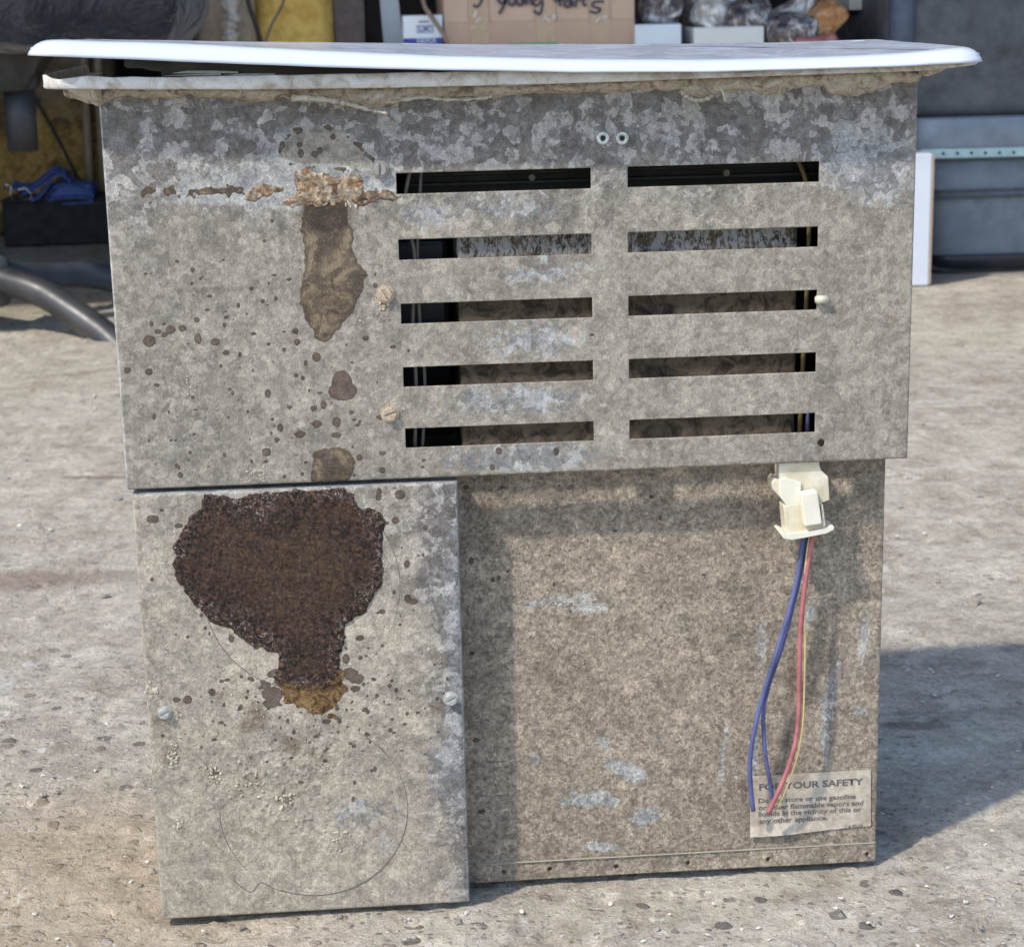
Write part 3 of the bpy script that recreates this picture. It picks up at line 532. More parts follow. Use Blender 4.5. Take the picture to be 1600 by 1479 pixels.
cord('inner_wire', [(1240,630),(1238,650),(1243,720)], .0013, M_dark, .02); cord('inner_wire', [(1266,630),(1262,650),(1260,720)], .0015, M_bluw, .022)
M_white = simple('white_nylon', (.62,.58,.47), (.42,.38,.28), .45, 60)
bm = bmesh.new(); p = at(1284,468,-.002); cyl(bm, p, (1,.0,.0), .0028, .009, 16, bev=.0008); bmobj('wire_nub', bm, M_white, stove, True)
for u_, v_ in ((831,277),(1135,270)):
    bm = bmesh.new(); cyl(bm, at(u_, v_, .028), (0,1,0), .0022, .003, 12); bmobj('inner_screw_head', bm, M_cord, stove)
bm = bmesh.new(); box(bm, (XS[0]-.03, .06, .40), (IX0-.004, .066, .458), .004); bmobj('inner_knob_housing', bm, simple('dark_blue_plastic', (.02,.025,.03), None, .4), stove)

# screws with hex-washer heads and rivets
M_zinc = simple('bright_zinc', (.62,.64,.60), (.36,.37,.34), .35, 300, .55, .0002)
M_rust = simple('rusty_zinc', (.60,.55,.46), (.35,.22,.11), .5, 500, .3, .0006)
def screw(u, v, Y, m, parent, r=.0048, ang=80):
    p = at(u, v, Y); bm = bmesh.new(); cyl(bm, (p.x, Y-.0007, p.z), (0,1,0), r, .0014, 28, r*.92, .0003)
    a = math.radians(ang); hr = r*.72; g = .0006
    for s in (0, math.pi):
        pts = []
        for k in range(13):
            th = math.asin(g/hr)+(math.pi-2*math.asin(g/hr))*k/12; x = hr*math.cos(th); z = hr*math.sin(th)
            xx = x*math.cos(a+s)-z*math.sin(a+s); zz = x*math.sin(a+s)+z*math.cos(a+s); pts.append((p.x+xx, p.z+zz))
        prism(bm, pts, Y-.0042, Y-.0012, .0004)
    cyl(bm, (p.x, Y-.0018, p.z), (0,1,0), hr*.96, .0016, 20)
    return bmobj('screw', bm, m, parent)
screw(594,264,0,simple('dull_zinc', (.36,.34,.31), (.24,.22,.2), .5, 300, .4), vent, .0056, 88)
screw(602,459,0,M_rust,vent,.0060,120); screw(609,645,0,M_rust,vent,.0062,20)
screw(257,1112,DY,M_zinc,door,.0050,30); screw(704,1090,DY,M_zinc,door,.0054,25)
for p in rv:
    bm = bmesh.new(); n = 24; prof = [(.0042,0),(.0044,-.0008),(.0036,-.0014),(.0022,-.0013),(.0016,-.0006),(.0015,.0)]
    ring = [[bm.verts.new((p.x+a*math.cos(6.2832*k/n), b, p.z+a*math.sin(6.2832*k/n))) for k in range(n)] for a,b in prof]
    for i in range(len(prof)-1):
        for k in range(n): bm.faces.new((ring[i][k], ring[i][(k+1)%n], ring[i+1][(k+1)%n], ring[i+1][k]))
    bmobj('rivet', bm, M_zinc, vent, True)
    bm = bmesh.new(); cyl(bm, (p.x, -.0004, p.z), (0,1,0), .0016, .0006, 16); bmobj('rivet_bore', bm, M_dark, vent)
# knock-out outlines scored in the door
M_score = simple('score_line', (.17,.15,.125), (.10,.085,.07), .8, 200)
def score(P, n=10):
    bm = bmesh.new(); tube(bm, smooth_path([at(u,v,DY+.00010) for u,v in P], n), .00036, 5); bmobj('knockout_line', bm, M_score, door, True)
def arc(cx, cy, rx, ry, a0, a1, n=30): return [(cx+rx*math.cos(math.radians(a0+(a1-a0)*k/n)), cy+ry*math.sin(math.radians(a0+(a1-a0)*k/n))) for k in range(n+1)]
score(arc(470,917,153,158,172,62), 3); score(arc(470,917,155,158,48,-45), 3)
score(arc(490,1263,147,135,-62,110), 3); score(arc(490,1263,147,135,135,178), 3); score([(361,1371),(391,1393),(407,1378),(430,1388),(462,1396)], 4)

# loose crumbs of dried food and mortar stuck on the door (too many to count)
M_crumb = simple('dry_crumbs', (.60,.54,.43), (.34,.29,.22), .9, 300)
def crumbs(name, cl, Y, parent, n):
    bm = bmesh.new()
    for k in range(n):
        c = random.choice(cl); u = random.gauss(c[0], c[2]); v = random.gauss(c[1], c[3]); r = random.uniform(.0003, .0012)*c[4]
        p = at(u, v, Y); m = Matrix.Translation((p.x, Y-r*.2, p.z)) @ Matrix.Rotation(random.random()*6, 4, 'Y') @ Matrix.Diagonal((random.uniform(.7,1.9), .7, random.uniform(.6,1.1), 1))
        q = bmesh.ops.create_icosphere(bm, subdivisions=1, radius=r, matrix=m)
        for vv in q['verts']: vv.co += Vector((random.uniform(-1,1), random.uniform(-1,1), random.uniform(-1,1)))*r*.25
    tag(bmobj(name, bm, M_crumb, parent), kind='stuff')
crumbs('crumbs', [(242,1078,7,6,1.2),(272,1118,8,3,.8),(330,1210,12,10,.9),(390,1230,18,14,1.1),(452,1250,14,8,1.1),(280,1285,5,4,1),(270,1180,5,8,1.1),(530,1310,14,8,.9),(400,1120,14,30,.7),(450,1190,60,50,.55)], DY, door, 230)
crumbs('crumbs', [(609,637,8,6,1.),(600,478,6,5,.9),(595,468,5,8,.7),(560,498,30,3,.6),(480,540,20,20,.4),(400,735,14,6,.7),(545,320,6,3,.9),(300,605,6,8,.7)], 0, vent, 110)

# ---------------- lid, flange, sealant
YL, YF = -.031, -.021
def curve(P, Y): 
    q = [at(u, v, Y) for u, v in P]; return np.array([p.x for p in q]), np.array([p.z for p in q])
lipx, lipz = curve([(38,87),(100,88.5),(200,92.5),(300,97.5),(500,105),(700,110),(900,114),(1100,113.5),(1300,107),(1450,101.5),(1541,97)], YL)
rdx, rdz = curve([(38,62),(100,62),(200,65),(300,69),(500,79),(700,88),(900,93),(1100,94.5),(1300,89),(1420,83),(1500,75),(1541,70)], YL+.006)
bkx, bkz = curve([(100,61),(300,64),(500,66),(700,68),(1000,68.5),(1200,65.5),(1377,61),(1450,60)], .2)
LX0, LX1 = at(39,87,YL+.012).x, at(1541,97,YL+.012).x; LY0, LY1 = YL, .205
def lid():
    n = 30; rc = .022; loop = []
    def corner(cx, cy, a0):
        return [(cx+rc*math.cos(math.radians(a0+90*k/10)), cy+rc*math.sin(math.radians(a0+90*k/10))) for k in range(11)]
    side = []
    c0 = corner(LX0+rc, LY0+rc, 180); c1 = corner(LX1-rc, LY0+rc, 270); c2 = corner(LX1-rc, LY1-rc, 0); c3 = corner(LX0+rc, LY1-rc, 90)
    def seg(a, b, m): return [(a[0]+(b[0]-a[0])*k/m, a[1]+(b[1]-a[1])*k/m) for k in range(1, m)]
    loop = c0+seg(c0[-1], c1[0], 60)+c1+seg(c1[-1], c2[0], 12)+c2+seg(c2[-1], c3[0], 60)+c3+seg(c3[-1], c0[0], 12)
    loop = np.array(loop); nl = len(loop)
    d = np.roll(loop, -1, 0)-np.roll(loop, 1, 0); nrm = np.stack([-d[:,1], d[:,0]], -1); nrm /= np.linalg.norm(nrm, axis=1)[:,None]
    def zt(x, y):  # top surface
        f = np.clip((y-YL-.006)/(.2-YL-.006), 0, 1.05); return np.interp(x, rdx, rdz)*(1-f)+np.interp(x, bkx, bkz)*f
    def lh(x, y): return np.interp(x, lipx, np.interp(lipx, rdx, rdz)-lipz)
    verts = []; rings = []
    prof = [(.0012,-1.0),(0,-1.0),(.0009,-.78),(.0026,-.54),(.0052,-.31),(.0085,-.13),(.012,-.03),(.0155,.0),(.021,-.03),(.03,-.06)]
    for ins, h in [(.0022,-.9),(.0022,-.5)][::-1]+prof:
        P = loop+nrm*ins; z = zt(P[:,0], np.maximum(P[:,1], YL+.006)) + lh(P[:,0], P[:,1])*h
        z = z + (fbm(P[:,0]*25, P[:,1]*25, 2, 3)-.5)*.0008
        rings.append(np.column_stack([P, z]))
    bm = bmesh.new(); R = [[bm.verts.new(v) for v in r] for r in rings]
    for i in range(len(R)-1):
        for k in range(nl): bm.faces.new((R[i][k], R[i][(k+1)%nl], R[i+1][(k+1)%nl], R[i+1][k]))
    # top fill: grid between front and back halves of the last ring
    last = R[-1]; f = bm.faces.new(last); 
    und = R[0]; g = bm.faces.new(und[::-1])
    bmesh.ops.triangulate(bm, faces=[f, g], quad_method='BEAUTY', ngon_method='BEAUTY')
    t = NT('white_enamel'); nz = t.noise(30, 6, .7, 1)
    col = t.mix(t.mr(nz, .66, .76, 0, .2), (.53,.565,.63), (.43,.43,.42))
    chips = t.mr(t.noise(70, 5, .7, 0, t.vmap((.5,1,1))), .69, .705); col = t.mix(chips, col, (.12,.10,.09))
    t.out(col, t.mr(nz, .4, .7, .14, .26), 0, t.bump(t.noise(18, 2), .0006), .5)
    o = bmobj('cooktop_lid', bm, t.m, stove, True); o['label'] = 'white enamel lid, warped and lifted at its left end'
lid()
ftx, ftz = curve([(68,118),(76,122),(88,124.5),(112,122),(140,118),(170,120.5),(250,121),(400,118),(600,114),(900,109),(1200,104),(1528,94)], YF)
fbx, fbz = curve([(66,141),(400,141.5),(600,139),(850,133),(1000,128),(1100,124),(1300,117),(1450,112),(1529,102.5)], YF)
FX0, FX1 = at(66,130,YF+.010).x, at(1529,103,YF+.010).x
def flange():
    rc = .014; y1 = .19
    pth = [(FX0, y1)]+[(FX0+rc-rc*math.cos(math.radians(90*k/8)), YF+rc-rc*math.sin(math.radians(90*k/8))) for k in range(9)]
    pth += [(x, YF) for x in np.linspace(FX0+rc, FX1-rc, 110)[1:-1]]
    pth += [(FX1-rc+rc*math.sin(math.radians(90*k/8)), YF+rc-rc*math.cos(math.radians(90*k/8))) for k in range(9)]+[(FX1, y1)]
    P = np.array(pth); d = np.gradient(P, axis=0); nr = np.stack([-d[:,1], d[:,0]], -1); nr /= np.linalg.norm(nr, axis=1)[:,None]
    zt = np.interp(P[:,0], ftx, ftz); zb = np.interp(P[:,0], fbx, fbz); zlim = np.interp(P[:,0], lipx, lipz)+.001
    zt = np.maximum(np.minimum(zt, zlim), zb+.0015)
    zt = zt+(fbm(P[:,0]*80, P[:,0]*0, 2, 5)-.5)*.0008
    prof = []
    h = zt-zb
    secs = [(.012, zb+.002),(.003, zb+.001),(.001, zb+.0004),(0., zb+.0014),(.0003, zb+h*.5),(0., zt-.0006),(.0006, zt),(.0014, zt-.0003),(.0018, zb+h*.5),(.002, zb+.0035),(.012, zb+.0035)]
    bm = bmesh.new(); R = []
    for ins, z in secs:
        q = P+nr*ins; R.append([bm.verts.new((q[i,0], q[i,1]+(fbm(q[i:i+1,0]*40, q[i:i+1,0]*0, 2, 8)[0]-.5)*.0012, z[i])) for i in range(len(P))])
    for i in range(len(R)-1):
        for k in range(len(P)-1): bm.faces.new((R[i][k], R[i][k+1], R[i+1][k+1], R[i+1][k]))
    t = NT('chipped_white_flange'); nz = t.noise(60, 6, .7, .8)
    col = t.ramp(nz, [(.38, (.34,.30,.24)), (.5, (.52,.49,.44)), (.62, (.62,.61,.59))])
    col = t.mix(t.mr(t.noise(90, 5, .7, 1, t.vmap((.6,1,2.2))), .66, .70), col, (.10,.075,.05)); t.out(col, .45, 0, t.bump(nz, .001), .4)
    o = bmobj('cooktop_flange', bm, t.m, stove, True); o['label'] = 'chipped white lower rim under the lid'
flange()
def sealant():
    t = NT('old_putty'); nz = t.noise(90, 6, .7, 1.5)
    col = t.ramp(nz, [(.36, (.20,.155,.11)), (.45, (.38,.325,.25)), (.60, (.54,.48,.39))]); t.out(col, .85, 0, t.bump(t.noise(240, 6, .7, 1), .002), .2)
    low = [(96,150),(120,158),(150,166),(170,158),(200,153),(240,157),(300,150),(350,156),(400,161),(450,156),(500,158),(540,163),(590,169),(625,163),(660,157),(700,151),(770,154),(820,148),(900,148),(960,143),(1020,142),(1060,141),(1080,150),(1095,157),(1115,146),(1150,141),(1180,146),(1215,151),(1245,141),(1288,134),(1296,147),(1330,153),(1370,146),(1400,132),(1440,127)]
    lx, lz = curve(low, -.004); xs = np.linspace(at(100,150,-.004).x, W-.001, 420); z0 = np.interp(xs, fbx, fbz)+.0016; z1 = np.interp(xs, lx, lz)+(fbm(xs*160, xs*0, 3, 2)-.5)*.0035
    z1 = np.minimum(z1, z0-.002); th = .004+.009*fbm(xs*45, xs*0+3, 3, 12)
    bm = bmesh.new(); R = []
    for s in np.linspace(0, 1, 12):
        z = z0*(1-s)+z1*s; y = -th*(np.sin(np.pi*np.clip(.25+s*.75, 0, 1))**.7)*(.65+.7*fbm(xs*110, xs*0+s*3.5, 3, 7)) - .0002
        if s == 1: y = y*0+.0006
        y = np.maximum(y, -.018); z = z+(fbm(xs*90, xs*0+s*4, 2, 17)-.5)*.0018*(s > 0)
        R.append([bm.verts.new((a, b, c)) for a, b, c in zip(xs, y, z)])
    for i in range(len(R)-1):
        for k in range(len(xs)-1): bm.faces.new((R[i][k], R[i][k+1], R[i+1][k+1], R[i+1][k]))
    o = bmobj('sealant_bead', bm, t.m, stove, True)
    # filler strip of putty over the overhang at the left and right ends, behind the rim
    for a, b in ((at(80,143,0).x, .004), (W-.004, at(1492,118,0).x)):
        bm = bmesh.new(); xs = np.linspace(a, b, 40); zz = np.interp(xs, fbx, fbz); R = []
        e = np.clip(np.minimum(xs-xs[0], .03)/.03, .08, 1) if a < .01 else np.clip((xs[-1]-xs)/.02, .15, 1)
        for s, yy in ((0,-.014),(.6,-.013),(1,-.006),(1.0,.01),(.5,.03),(0,.04)):
            R.append([bm.verts.new((x, yy+(fbm(np.array([x*90]), np.array([s*3.]), 2, 3)[0]-.5)*.005, z+.002-s*(.010 if a < .01 else .0055)*ee*(.8+.5*vn(np.array([x*160]), np.array([1.]), 4)[0]))) for x, z, ee in zip(xs, zz, e)])
        for i in range(len(R)-1):
            for k in range(39): bm.faces.new((R[i][k], R[i][k+1], R[i+1][k+1], R[i+1][k]))
        bmobj('sealant_lump', bm, t.m, stove, True)
    # peeling strips
    def strip(P, Y0, Y1, r0, r1, name='peeled_sealant'):
        bm = bmesh.new(); n = len(P); pts = smooth_path([at(u, v, Y0+(Y1-Y0)*i/(n-1)) for i, (u, v) in enumerate(P)], 8); m = len(pts)
        tube(bm, pts, [r0+(r1-r0)*i/(m-1)+.0004*math.sin(i*1.7) for i in range(m)], 8); bmobj(name, bm, t.m, stove, True)
    strip([(455,153),(500,155),(540,162),(575,171),(606,178)], -.012, -.017, .0022, .0009)
    strip([(1064,141),(1072,150),(1088,157),(1108,153),(1118,143)], -.013, -.013, .0015, .0013)
    strip([(610,160),(660,152),(700,156),(760,153),(768,146)], -.013, -.012, .0012, .0010)
    bm = bmesh.new(); tube(bm, smooth_path([at(1125,137,-.02), at(1130,145,-.021), at(1133,158,-.02)], 6), .0009, 7); bmobj('loose_thread', bm, simple('pale_thread', (.55,.48,.36)), stove, True)
sealant()
# what shows in the gap between lid and rim
zf = float(np.interp(.1, fbx, fbz))
bm = bmesh.new(); x0 = at(194,100,.0).x; za = at(194,104,0).z; 
prism(bm, pxs([(194,94),(194,104),(200,107),(222,107),(238,111),(252,112),(252,121),(330,122),(1100,122),(1100,100),(900,100),(500,97)], .004), .004, .012, 0); bmobj('burner_frame', bm, simple('brown_black_enamel', (.022,.012,.010), None, .4), stove)
bm = bmesh.new(); box(bm, (.004, .014, ZT-.003), (W-.004, .183, ZT-.0015)); bmobj('top_pan', bm, M_inner, stove)
M_ch = simple('pale_metal_scrap', (.55,.56,.54), (.3,.3,.29), .5, 100)
bm = bmesh.new()
for P in ([(268,115),(290,111),(330,110.5),(372,112),(372,115)], [(255,119),(300,116),(345,115),(345,118)], [(345,118),(380,115),(430,115),(428,118)]): prism(bm, pxs(P, -.006), -.006, -.002)
bmobj('metal_scrap', bm, M_ch, stove)
# hem line highlight strip on the lower panel
M_hem = simple('hem_edge', (.40,.37,.31), (.3,.27,.22), .6, 60, .2)
bm = bmesh.new(); box(bm, (.2225, PR-.0019, Zh-.0007), (RX1-.002, PR-.0008, Zh+.0001), .0002, 1); bmobj('bottom_hem', bm, M_hem, stove)

# ---------------- connector and wires
Mc = simple('cream_nylon', (.72,.67,.54), (.50,.43,.28), .42, 70, 0, .0002, Subsurface_Weight=.3, Subsurface_Scale=.004) 
Mc2 = simple('yellowed_nylon', (.66,.55,.34), (.42,.32,.17), .5, 40)
Mc3 = simple('pale_nylon', (.76,.73,.62), (.66,.62,.50), .35, 45)
con = None
def cz(P): return [(1130+x/4.93, 700+y/4.93) for x, y in P]
def cpart(name, P, y0, y1, m, parent, bev=.0007):
    bm = bmesh.new(); prism(bm, pxs(cz(P), (y0+y1)/2), y0, y1, bev); return bmobj(name, bm, m, parent)
con = cpart('wire_connector', [(410,60),(720,60),(722,150),(790,200),(800,380),(740,398),(590,435),(490,450),(415,350),(365,300),(358,250),(380,215),(418,225)], .004, .019, Mc, stove)
con['label'] = 'cream plastic wire connector hanging under the vent panel'
cpart('connector_facet', [(432,240),(475,222),(600,262),(590,430),(492,447),(432,370)], .0022, .005, Mc3, con)
cpart('connector_plug', [(447,425),(590,410),(742,398),(768,585),(742,632),(468,655)], .002, .016, Mc, con)
cpart('connector_latch', [(588,345),(716,320),(752,572),(620,592)], -.0055, .003, Mc3, con, .0009)
cpart('connector_rib', [(735,415),(752,418),(772,585),(752,592)], -.003, .01, Mc, con, .0004)
cpart('connector_foot', [(410,622),(435,618),(482,640),(612,622),(768,592),(800,574),(832,574),(830,602),(770,632),(602,660),(505,682),(440,668)], -.003, .016, Mc3, con, .0008)
M_yw = simple('yellow_insulation', (.58,.46,.22), (.42,.31,.13), .5, 90)
def wire(P, Y, r, m, label):
    o = cord('wire', P, r, m, Y, con); o['label'] = label
wire([(1257,822),(1254,850),(1246,900),(1234,950),(1216,1010),(1196,1073),(1181,1130),(1172,1185),(1173,1230),(1177,1266)], [.008,.008,.007,.006,.006,.007,.008,.01,.012,.013], .0017, M_bluw, 'longer blue wire')
wire([(1262,822),(1256,870),(1243,930),(1222,1010),(1203,1065),(1193,1110),(1195,1170),(1202,1215),(1207,1246)], [.012,.012,.011,.011,.011,.012,.013,.015,.016], .0015, M_bluw, 'shorter blue wire')
wire([(1274,822),(1266,860),(1257,920),(1251,980),(1249,1050),(1247,1130),(1238,1180),(1220,1228),(1200,1270)], [.008,.007,.006,.005,.005,.006,.007,.009,.011], .0017, M_redw, 'red wire')
wire([(1268,822),(1260,870),(1257,930),(1258,1000),(1257,1070),(1254,1135),(1246,1180),(1231,1225),(1215,1262)], [.010,.007,.006,.005,.005,.006,.007,.009,.011], .00075, M_yw, 'thin yellow wire')

# ---------------- safety sticker
def sticker():
    q = [(1173,1213),(1361,1202),(1361,1290),(1172,1307)]
    w_ = [at(u, v, PR-.0016) for u, v in q]
    TL, TR, BR, BL = w_; n = 24; bm = bmesh.new(); R = []
    for j in range(13):
        s = j/12; row = []
        for i in range(n+1):
            r = i/n; p = (TL*(1-r)+TR*r)*(1-s)+(BL*(1-r)+BR*r)*s
            curl = -.003*max(0, s-.84)/.16*math.exp(-((r-.25)/.3)**2)
            row.append(bm.verts.new((p.x, PR-.0009+curl+.0001*math.sin(i*1.3), p.z+(.0002*math.sin(i*2.1) if j == 12 else 0))))
        R.append(row)
    for j in range(12):
        for i in range(n): bm.faces.new((R[j][i], R[j+1][i], R[j+1][i+1], R[j][i+1]))
    t = NT('yellowed_sticker'); nz = t.noise(90, 6, .7, .6)
    t.out(t.ramp(nz, [(.36, (.30,.25,.19)), (.5, (.42,.36,.285)), (.62, (.52,.465,.385))]), .5, 0, t.bump(t.noise(300, 4), .0003), .5)
    st = bmobj('warning_label', bm, t.m, stove); st['label'] = 'yellowed safety sticker with dark printed text'
    md = st.modifiers.new('thickness', 'SOLIDIFY'); md.thickness = .0002
    ink = simple('faded_ink', (.075,.07,.085), (.12,.11,.11), .6, 300)
    inkf = simple('worn_ink', (.15,.13,.12), (.12,.10,.095), .6, 300)
    lines = [("FOR YOUR SAFETY", 1186,1234,1349,1225,ink,.0001),("Do not store or use gasoline",1185,1254,1337,1247,inkf,.0),("or other flammable vapors and",1185,1265,1349,1257,inkf,0),("liquids in the vicinity of this or",1185,1275,1346,1267,inkf,0),("any other appliance.",1186,1286,1293,1280,inkf,0),("STACK # 87-24",1302,1295,1348,1291,inkf,0)]
    for s, u0, v0, u1, v1, m, off in lines:
        me = text_mesh(s, 1.0); a = at(u0, v0, PR-.0011); b = at(u1, v1, PR-.0011)
        co = np.zeros(len(me.vertices)*3); me.vertices.foreach_get('co', co); co = co.reshape(-1, 3); wd = co[:,0].max()-co[:,0].min(); co[:,0] -= co[:,0].min()
        L = b-a; sc = L.length/wd; hs = sc*(1.0 if m is ink else .98); out = np.zeros_like(co); ca = L.x/L.length; sa = L.z/L.length
        X = co[:,0]*sc; Zz = co[:,1]*min(hs, .0068 if m is ink else .0052); out[:,0] = a.x+X*ca-Zz*sa; out[:,2] = a.z+X*sa+Zz*ca; out[:,1] = PR-.00125
        me.vertices.foreach_set('co', out.ravel()); me.update()
        o = link('printed_line', me, m, st); 
sticker()

# ================================================================== BACKGROUND THINGS
def soft(name, c, size, mat, parent=None, amp=.02, fr=9, sub=5, seed=1, rot=0, sq=.35):
    bm = bmesh.new(); bmesh.ops.create_cube(bm, size=2); bmesh.ops.subdivide_edges(bm, edges=bm.edges[:], cuts=2**sub//2, use_grid_fill=True)
    s = Vector(size)/2; R = Matrix.Rotation(rot, 3, 'Z')
    for v in bm.verts:
        p = v.co.copy(); q = p.normalized(); p = p*(1-sq)+q*sq*1.25
        p = Vector((p.x*s.x, p.y*s.y, p.z*s.z))
        n = fbm(np.array([p.x*fr+p.y*3+seed]), np.array([p.z*fr+p.y*fr]), 3, seed)[0]-.5
        v.co = R @ (p+Vector((q.x, q.y, q.z))*n*amp) + Vector(c)
    return bmobj(name, bm, mat, parent, True)

# --- right: stacked totes and white carton
Mt = simple('grey_tote_plastic', (.17,.20,.235), (.12,.145,.17), .6, 25, 0, .0006, 120)
Mt2 = simple('dark_tote_plastic', (.12,.125,.13), (.06,.063,.068), .75, 18, 0, .001, 60)
Mtl = simple('blue_grey_lid', (.22,.26,.31), (.16,.19,.23), .55, 20)
TY = atz(1530, 428).y
def rbox(bm, x0, x1, y0, y1, z0, z1, r, taper=0):
    """rounded-corner tub wall, outer shape"""
    def lp(z, ins):
        P = []
        for cx, cy, a in ((x1-r-ins, y0+r+ins, 270), (x1-r-ins, y1-r-ins, 0), (x0+r+ins, y1-r-ins, 90), (x0+r+ins, y0+r+ins, 180)):
            for k in range(7): th = math.radians(a+15*k); P.append(bm.verts.new((cx+r*math.cos(th), cy+r*math.sin(th), z)))
        return P
    h = z1-z0; rings = [lp(z0, taper+min(.02, h)), lp(z0+min(.012, h*.2), taper+min(.004, h*.2)), lp(z0+min(.03, h*.4), taper), lp(z1-min(.004, h*.2), 0), lp(z1, min(.003, h*.3))]
    for a, b in zip(rings, rings[1:]):
        for k in range(28): bm.faces.new((a[k], a[(k+1)%28], b[(k+1)%28], b[k]))
    bm.faces.new(rings[0][::-1]); bm.faces.new(rings[-1])
tx0 = at(1448, 300, TY).x; tx1 = tx0+.72
z_rim = at(1530, 250, TY).z; z_lid = at(1530, 182, TY+.03).z; z_str = at(1530,233,TY).z
tote = empty('storage_tote', (tx0+.36, TY+.25, 0), label='blue grey storage tote on the concrete, under the dark tote at the right edge', cat='storage tote')
bm = bmesh.new(); rbox(bm, tx0, tx1, TY, TY+.5, .0, z_rim, .05, .012); bmobj('tote_body', bm, Mt, tote, True)
bm = bmesh.new()
for v in (296, 306): 
    z = at(1530, v, TY).z; rbox(bm, tx0-.004, tx1+.004, TY-.005, TY+.505, z-.005, z+.001, .052)
bmobj('tote_rib', bm, simple('tote_rib_plastic', (.08,.095,.115), None, .5), tote, True)
bm = bmesh.new(); zb0 = .005; rbox(bm, tx0+.004, tx1-.004, TY-.004, TY+.5, zb0, at(1530,398,TY).z, .06, .01); bmobj('tote_base', bm, simple('black_tote_base', (.018,.022,.035), None, .35, 20), tote, True)
bm = bmesh.new(); rbox(bm, tx0-.03, tx1+.02, TY-.02, TY+.52, z_rim+.001, z_lid, .05); bmobj('tote_lid', bm, Mtl, tote, True)
bm = bmesh.new(); zs = at(1520, 246, TY-.024).z; zt2 = at(1520,232,TY-.024).z
a = at(1438, 248, TY-.026); b = at(1640, 243, TY-.026); hgt = zt2-zs
prism(bm, [(a.x, a.z), (b.x, b.z), (b.x, b.z+hgt), (a.x, a.z+hgt)], TY-.026, TY-.0225)
o = bmobj('perforated_strap', bm, simple('pale_blue_steel', (.42,.58,.62), (.30,.44,.48), .4, 40, .2)); tag(o, 'pale blue perforated metal strap lying along the front of the tote lid', 'metal strap')
for k in range(9):
    u = 1452+k*22; p = at(u, 240.5-k*.35, TY-.027); bm = bmesh.new(); cyl(bm, p, (0,1,0), .0035, .001, 10); bmobj('strap_hole', bm, M_dark, o)
ux0 = at(1383, 100, TY+.04).x
bm = bmesh.new(); rbox(bm, ux0, ux0+.75, TY+.02, TY+.56, z_lid+.002, z_lid+.5, .05, .0); o = bmobj('storage_tote', bm, Mt2, None, True); tag(o, 'dusty dark grey tote stacked on top of the blue grey tote', 'storage tote')
bm = bmesh.new(); tube(bm, [Vector((ux0+.03, TY+.02, z_lid+.02)), Vector((ux0+.03, TY+.02, z_lid+.48))], .03, 12); bmobj('tote_corner_post', bm, simple('tote_corner', (.085,.11,.17), None, .5), o, True)
o2 = bpy.data.objects['tote_corner_post']
wy = atz(1440, 448).y
Mwc = simple('white_carton', (.60,.64,.70), (.55,.59,.65), .55, 10); Mcb = simple('brown_cardboard', (.50,.36,.26), (.42,.30,.21), .8, 60)
cart = empty('white_carton', (at(1400,448,wy).x, wy+.1, 0), label='tall narrow white carton standing beside the blue grey tote', cat='carton')
wx1 = at(1454, 350, wy).x; wzt = at(1440, 240, wy).z
bm = bmesh.new(); box(bm, (wx1-.34, wy, .002), (wx1, wy+.09, wzt), .003); bmobj('carton_body', bm, Mwc, cart)
bm = bmesh.new(); box(bm, (wx1+.0005, wy+.001, .004), (wx1+.004, wy+.089, wzt-.002)); bmobj('cardboard_edge', bm, Mcb, cart)

# --- bench behind, carrying the boxes
BY = TY+.05
zt_ = at(900, 76, BY).z
bx0, bx1 = at(575, 70, BY).x, at(1372, 70, BY).x
Mwood = simple('dark_bench_wood', (.10,.062,.04), (.05,.03,.02), .8, 20)
bench = empty('workbench', ((bx0+bx1)/2, BY+.3, 0), label='low dark wooden bench behind the stove, carrying cartons and bags', cat='workbench')
bm = bmesh.new(); box(bm, (bx0-.02, BY-.03, zt_-.03), (bx1, BY+.65, zt_), .003); bmobj('bench_top', bm, Mwood, bench)
for x in (bx0+.03, bx1-.06):
    for y in (BY, BY+.57):
        bm = bmesh.new(); box(bm, (x, y, 0), (x+.05, y+.05, zt_-.0305)); bmobj('leg', bm, Mwood, bench)
def carton(name, u0, u1, vt, Y, depth, mat, label, cat='carton', zb=None):
    a = at(u0, 60, Y); b = at(u1, 60, Y); z0 = zt_+.001 if zb is None else zb; z1 = at((u0+u1)/2, vt, Y).z
    r = empty(name, ((a.x+b.x)/2, Y+depth/2, z0), label=label, cat=cat)
    bm = bmesh.new(); box(bm, (a.x, Y, z0), (b.x, Y+depth, z1), .003); bmobj('carton_body', bm, mat, r); return r, a.x, b.x, z0, z1
# cardboard parcel with handwriting
Y0 = BY
cb, xa, xb, z0, z1 = carton('cardboard_box', 694, 992, -95, Y0, .4, simple('kraft_cardboard', (.56,.40,.29), (.50,.355,.255), .75, 14, 0, .0004, 200), 'brown cardboard box with handwriting and clear tape, largest on the bench', 'cardboard box')
zfl = at(850, 33, Y0).z
bm = bmesh.new(); box(bm, (xa+.001, Y0-.0035, z0+.001), (xb-.001, Y0-.0005, zfl), .001); bmobj('box_flap', bm, simple('kraft_flap', (.50,.35,.25), (.45,.31,.22), .75, 14), cb)
Mtape = simple('clear_brown_tape', (.48,.33,.22), (.42,.29,.19), .18, 30, 0, .002, 60, spec=.6)
for u in (749, 853, 938):
    a = at(u-15, 50, Y0-.004); b = at(u+15, 50, Y0-.004); bm = bmesh.new(); box(bm, (a.x, Y0-.0045, z0+.002), (b.x, Y0-.0038, z1-.05)); bmobj('tape', bm, Mtape, cb)
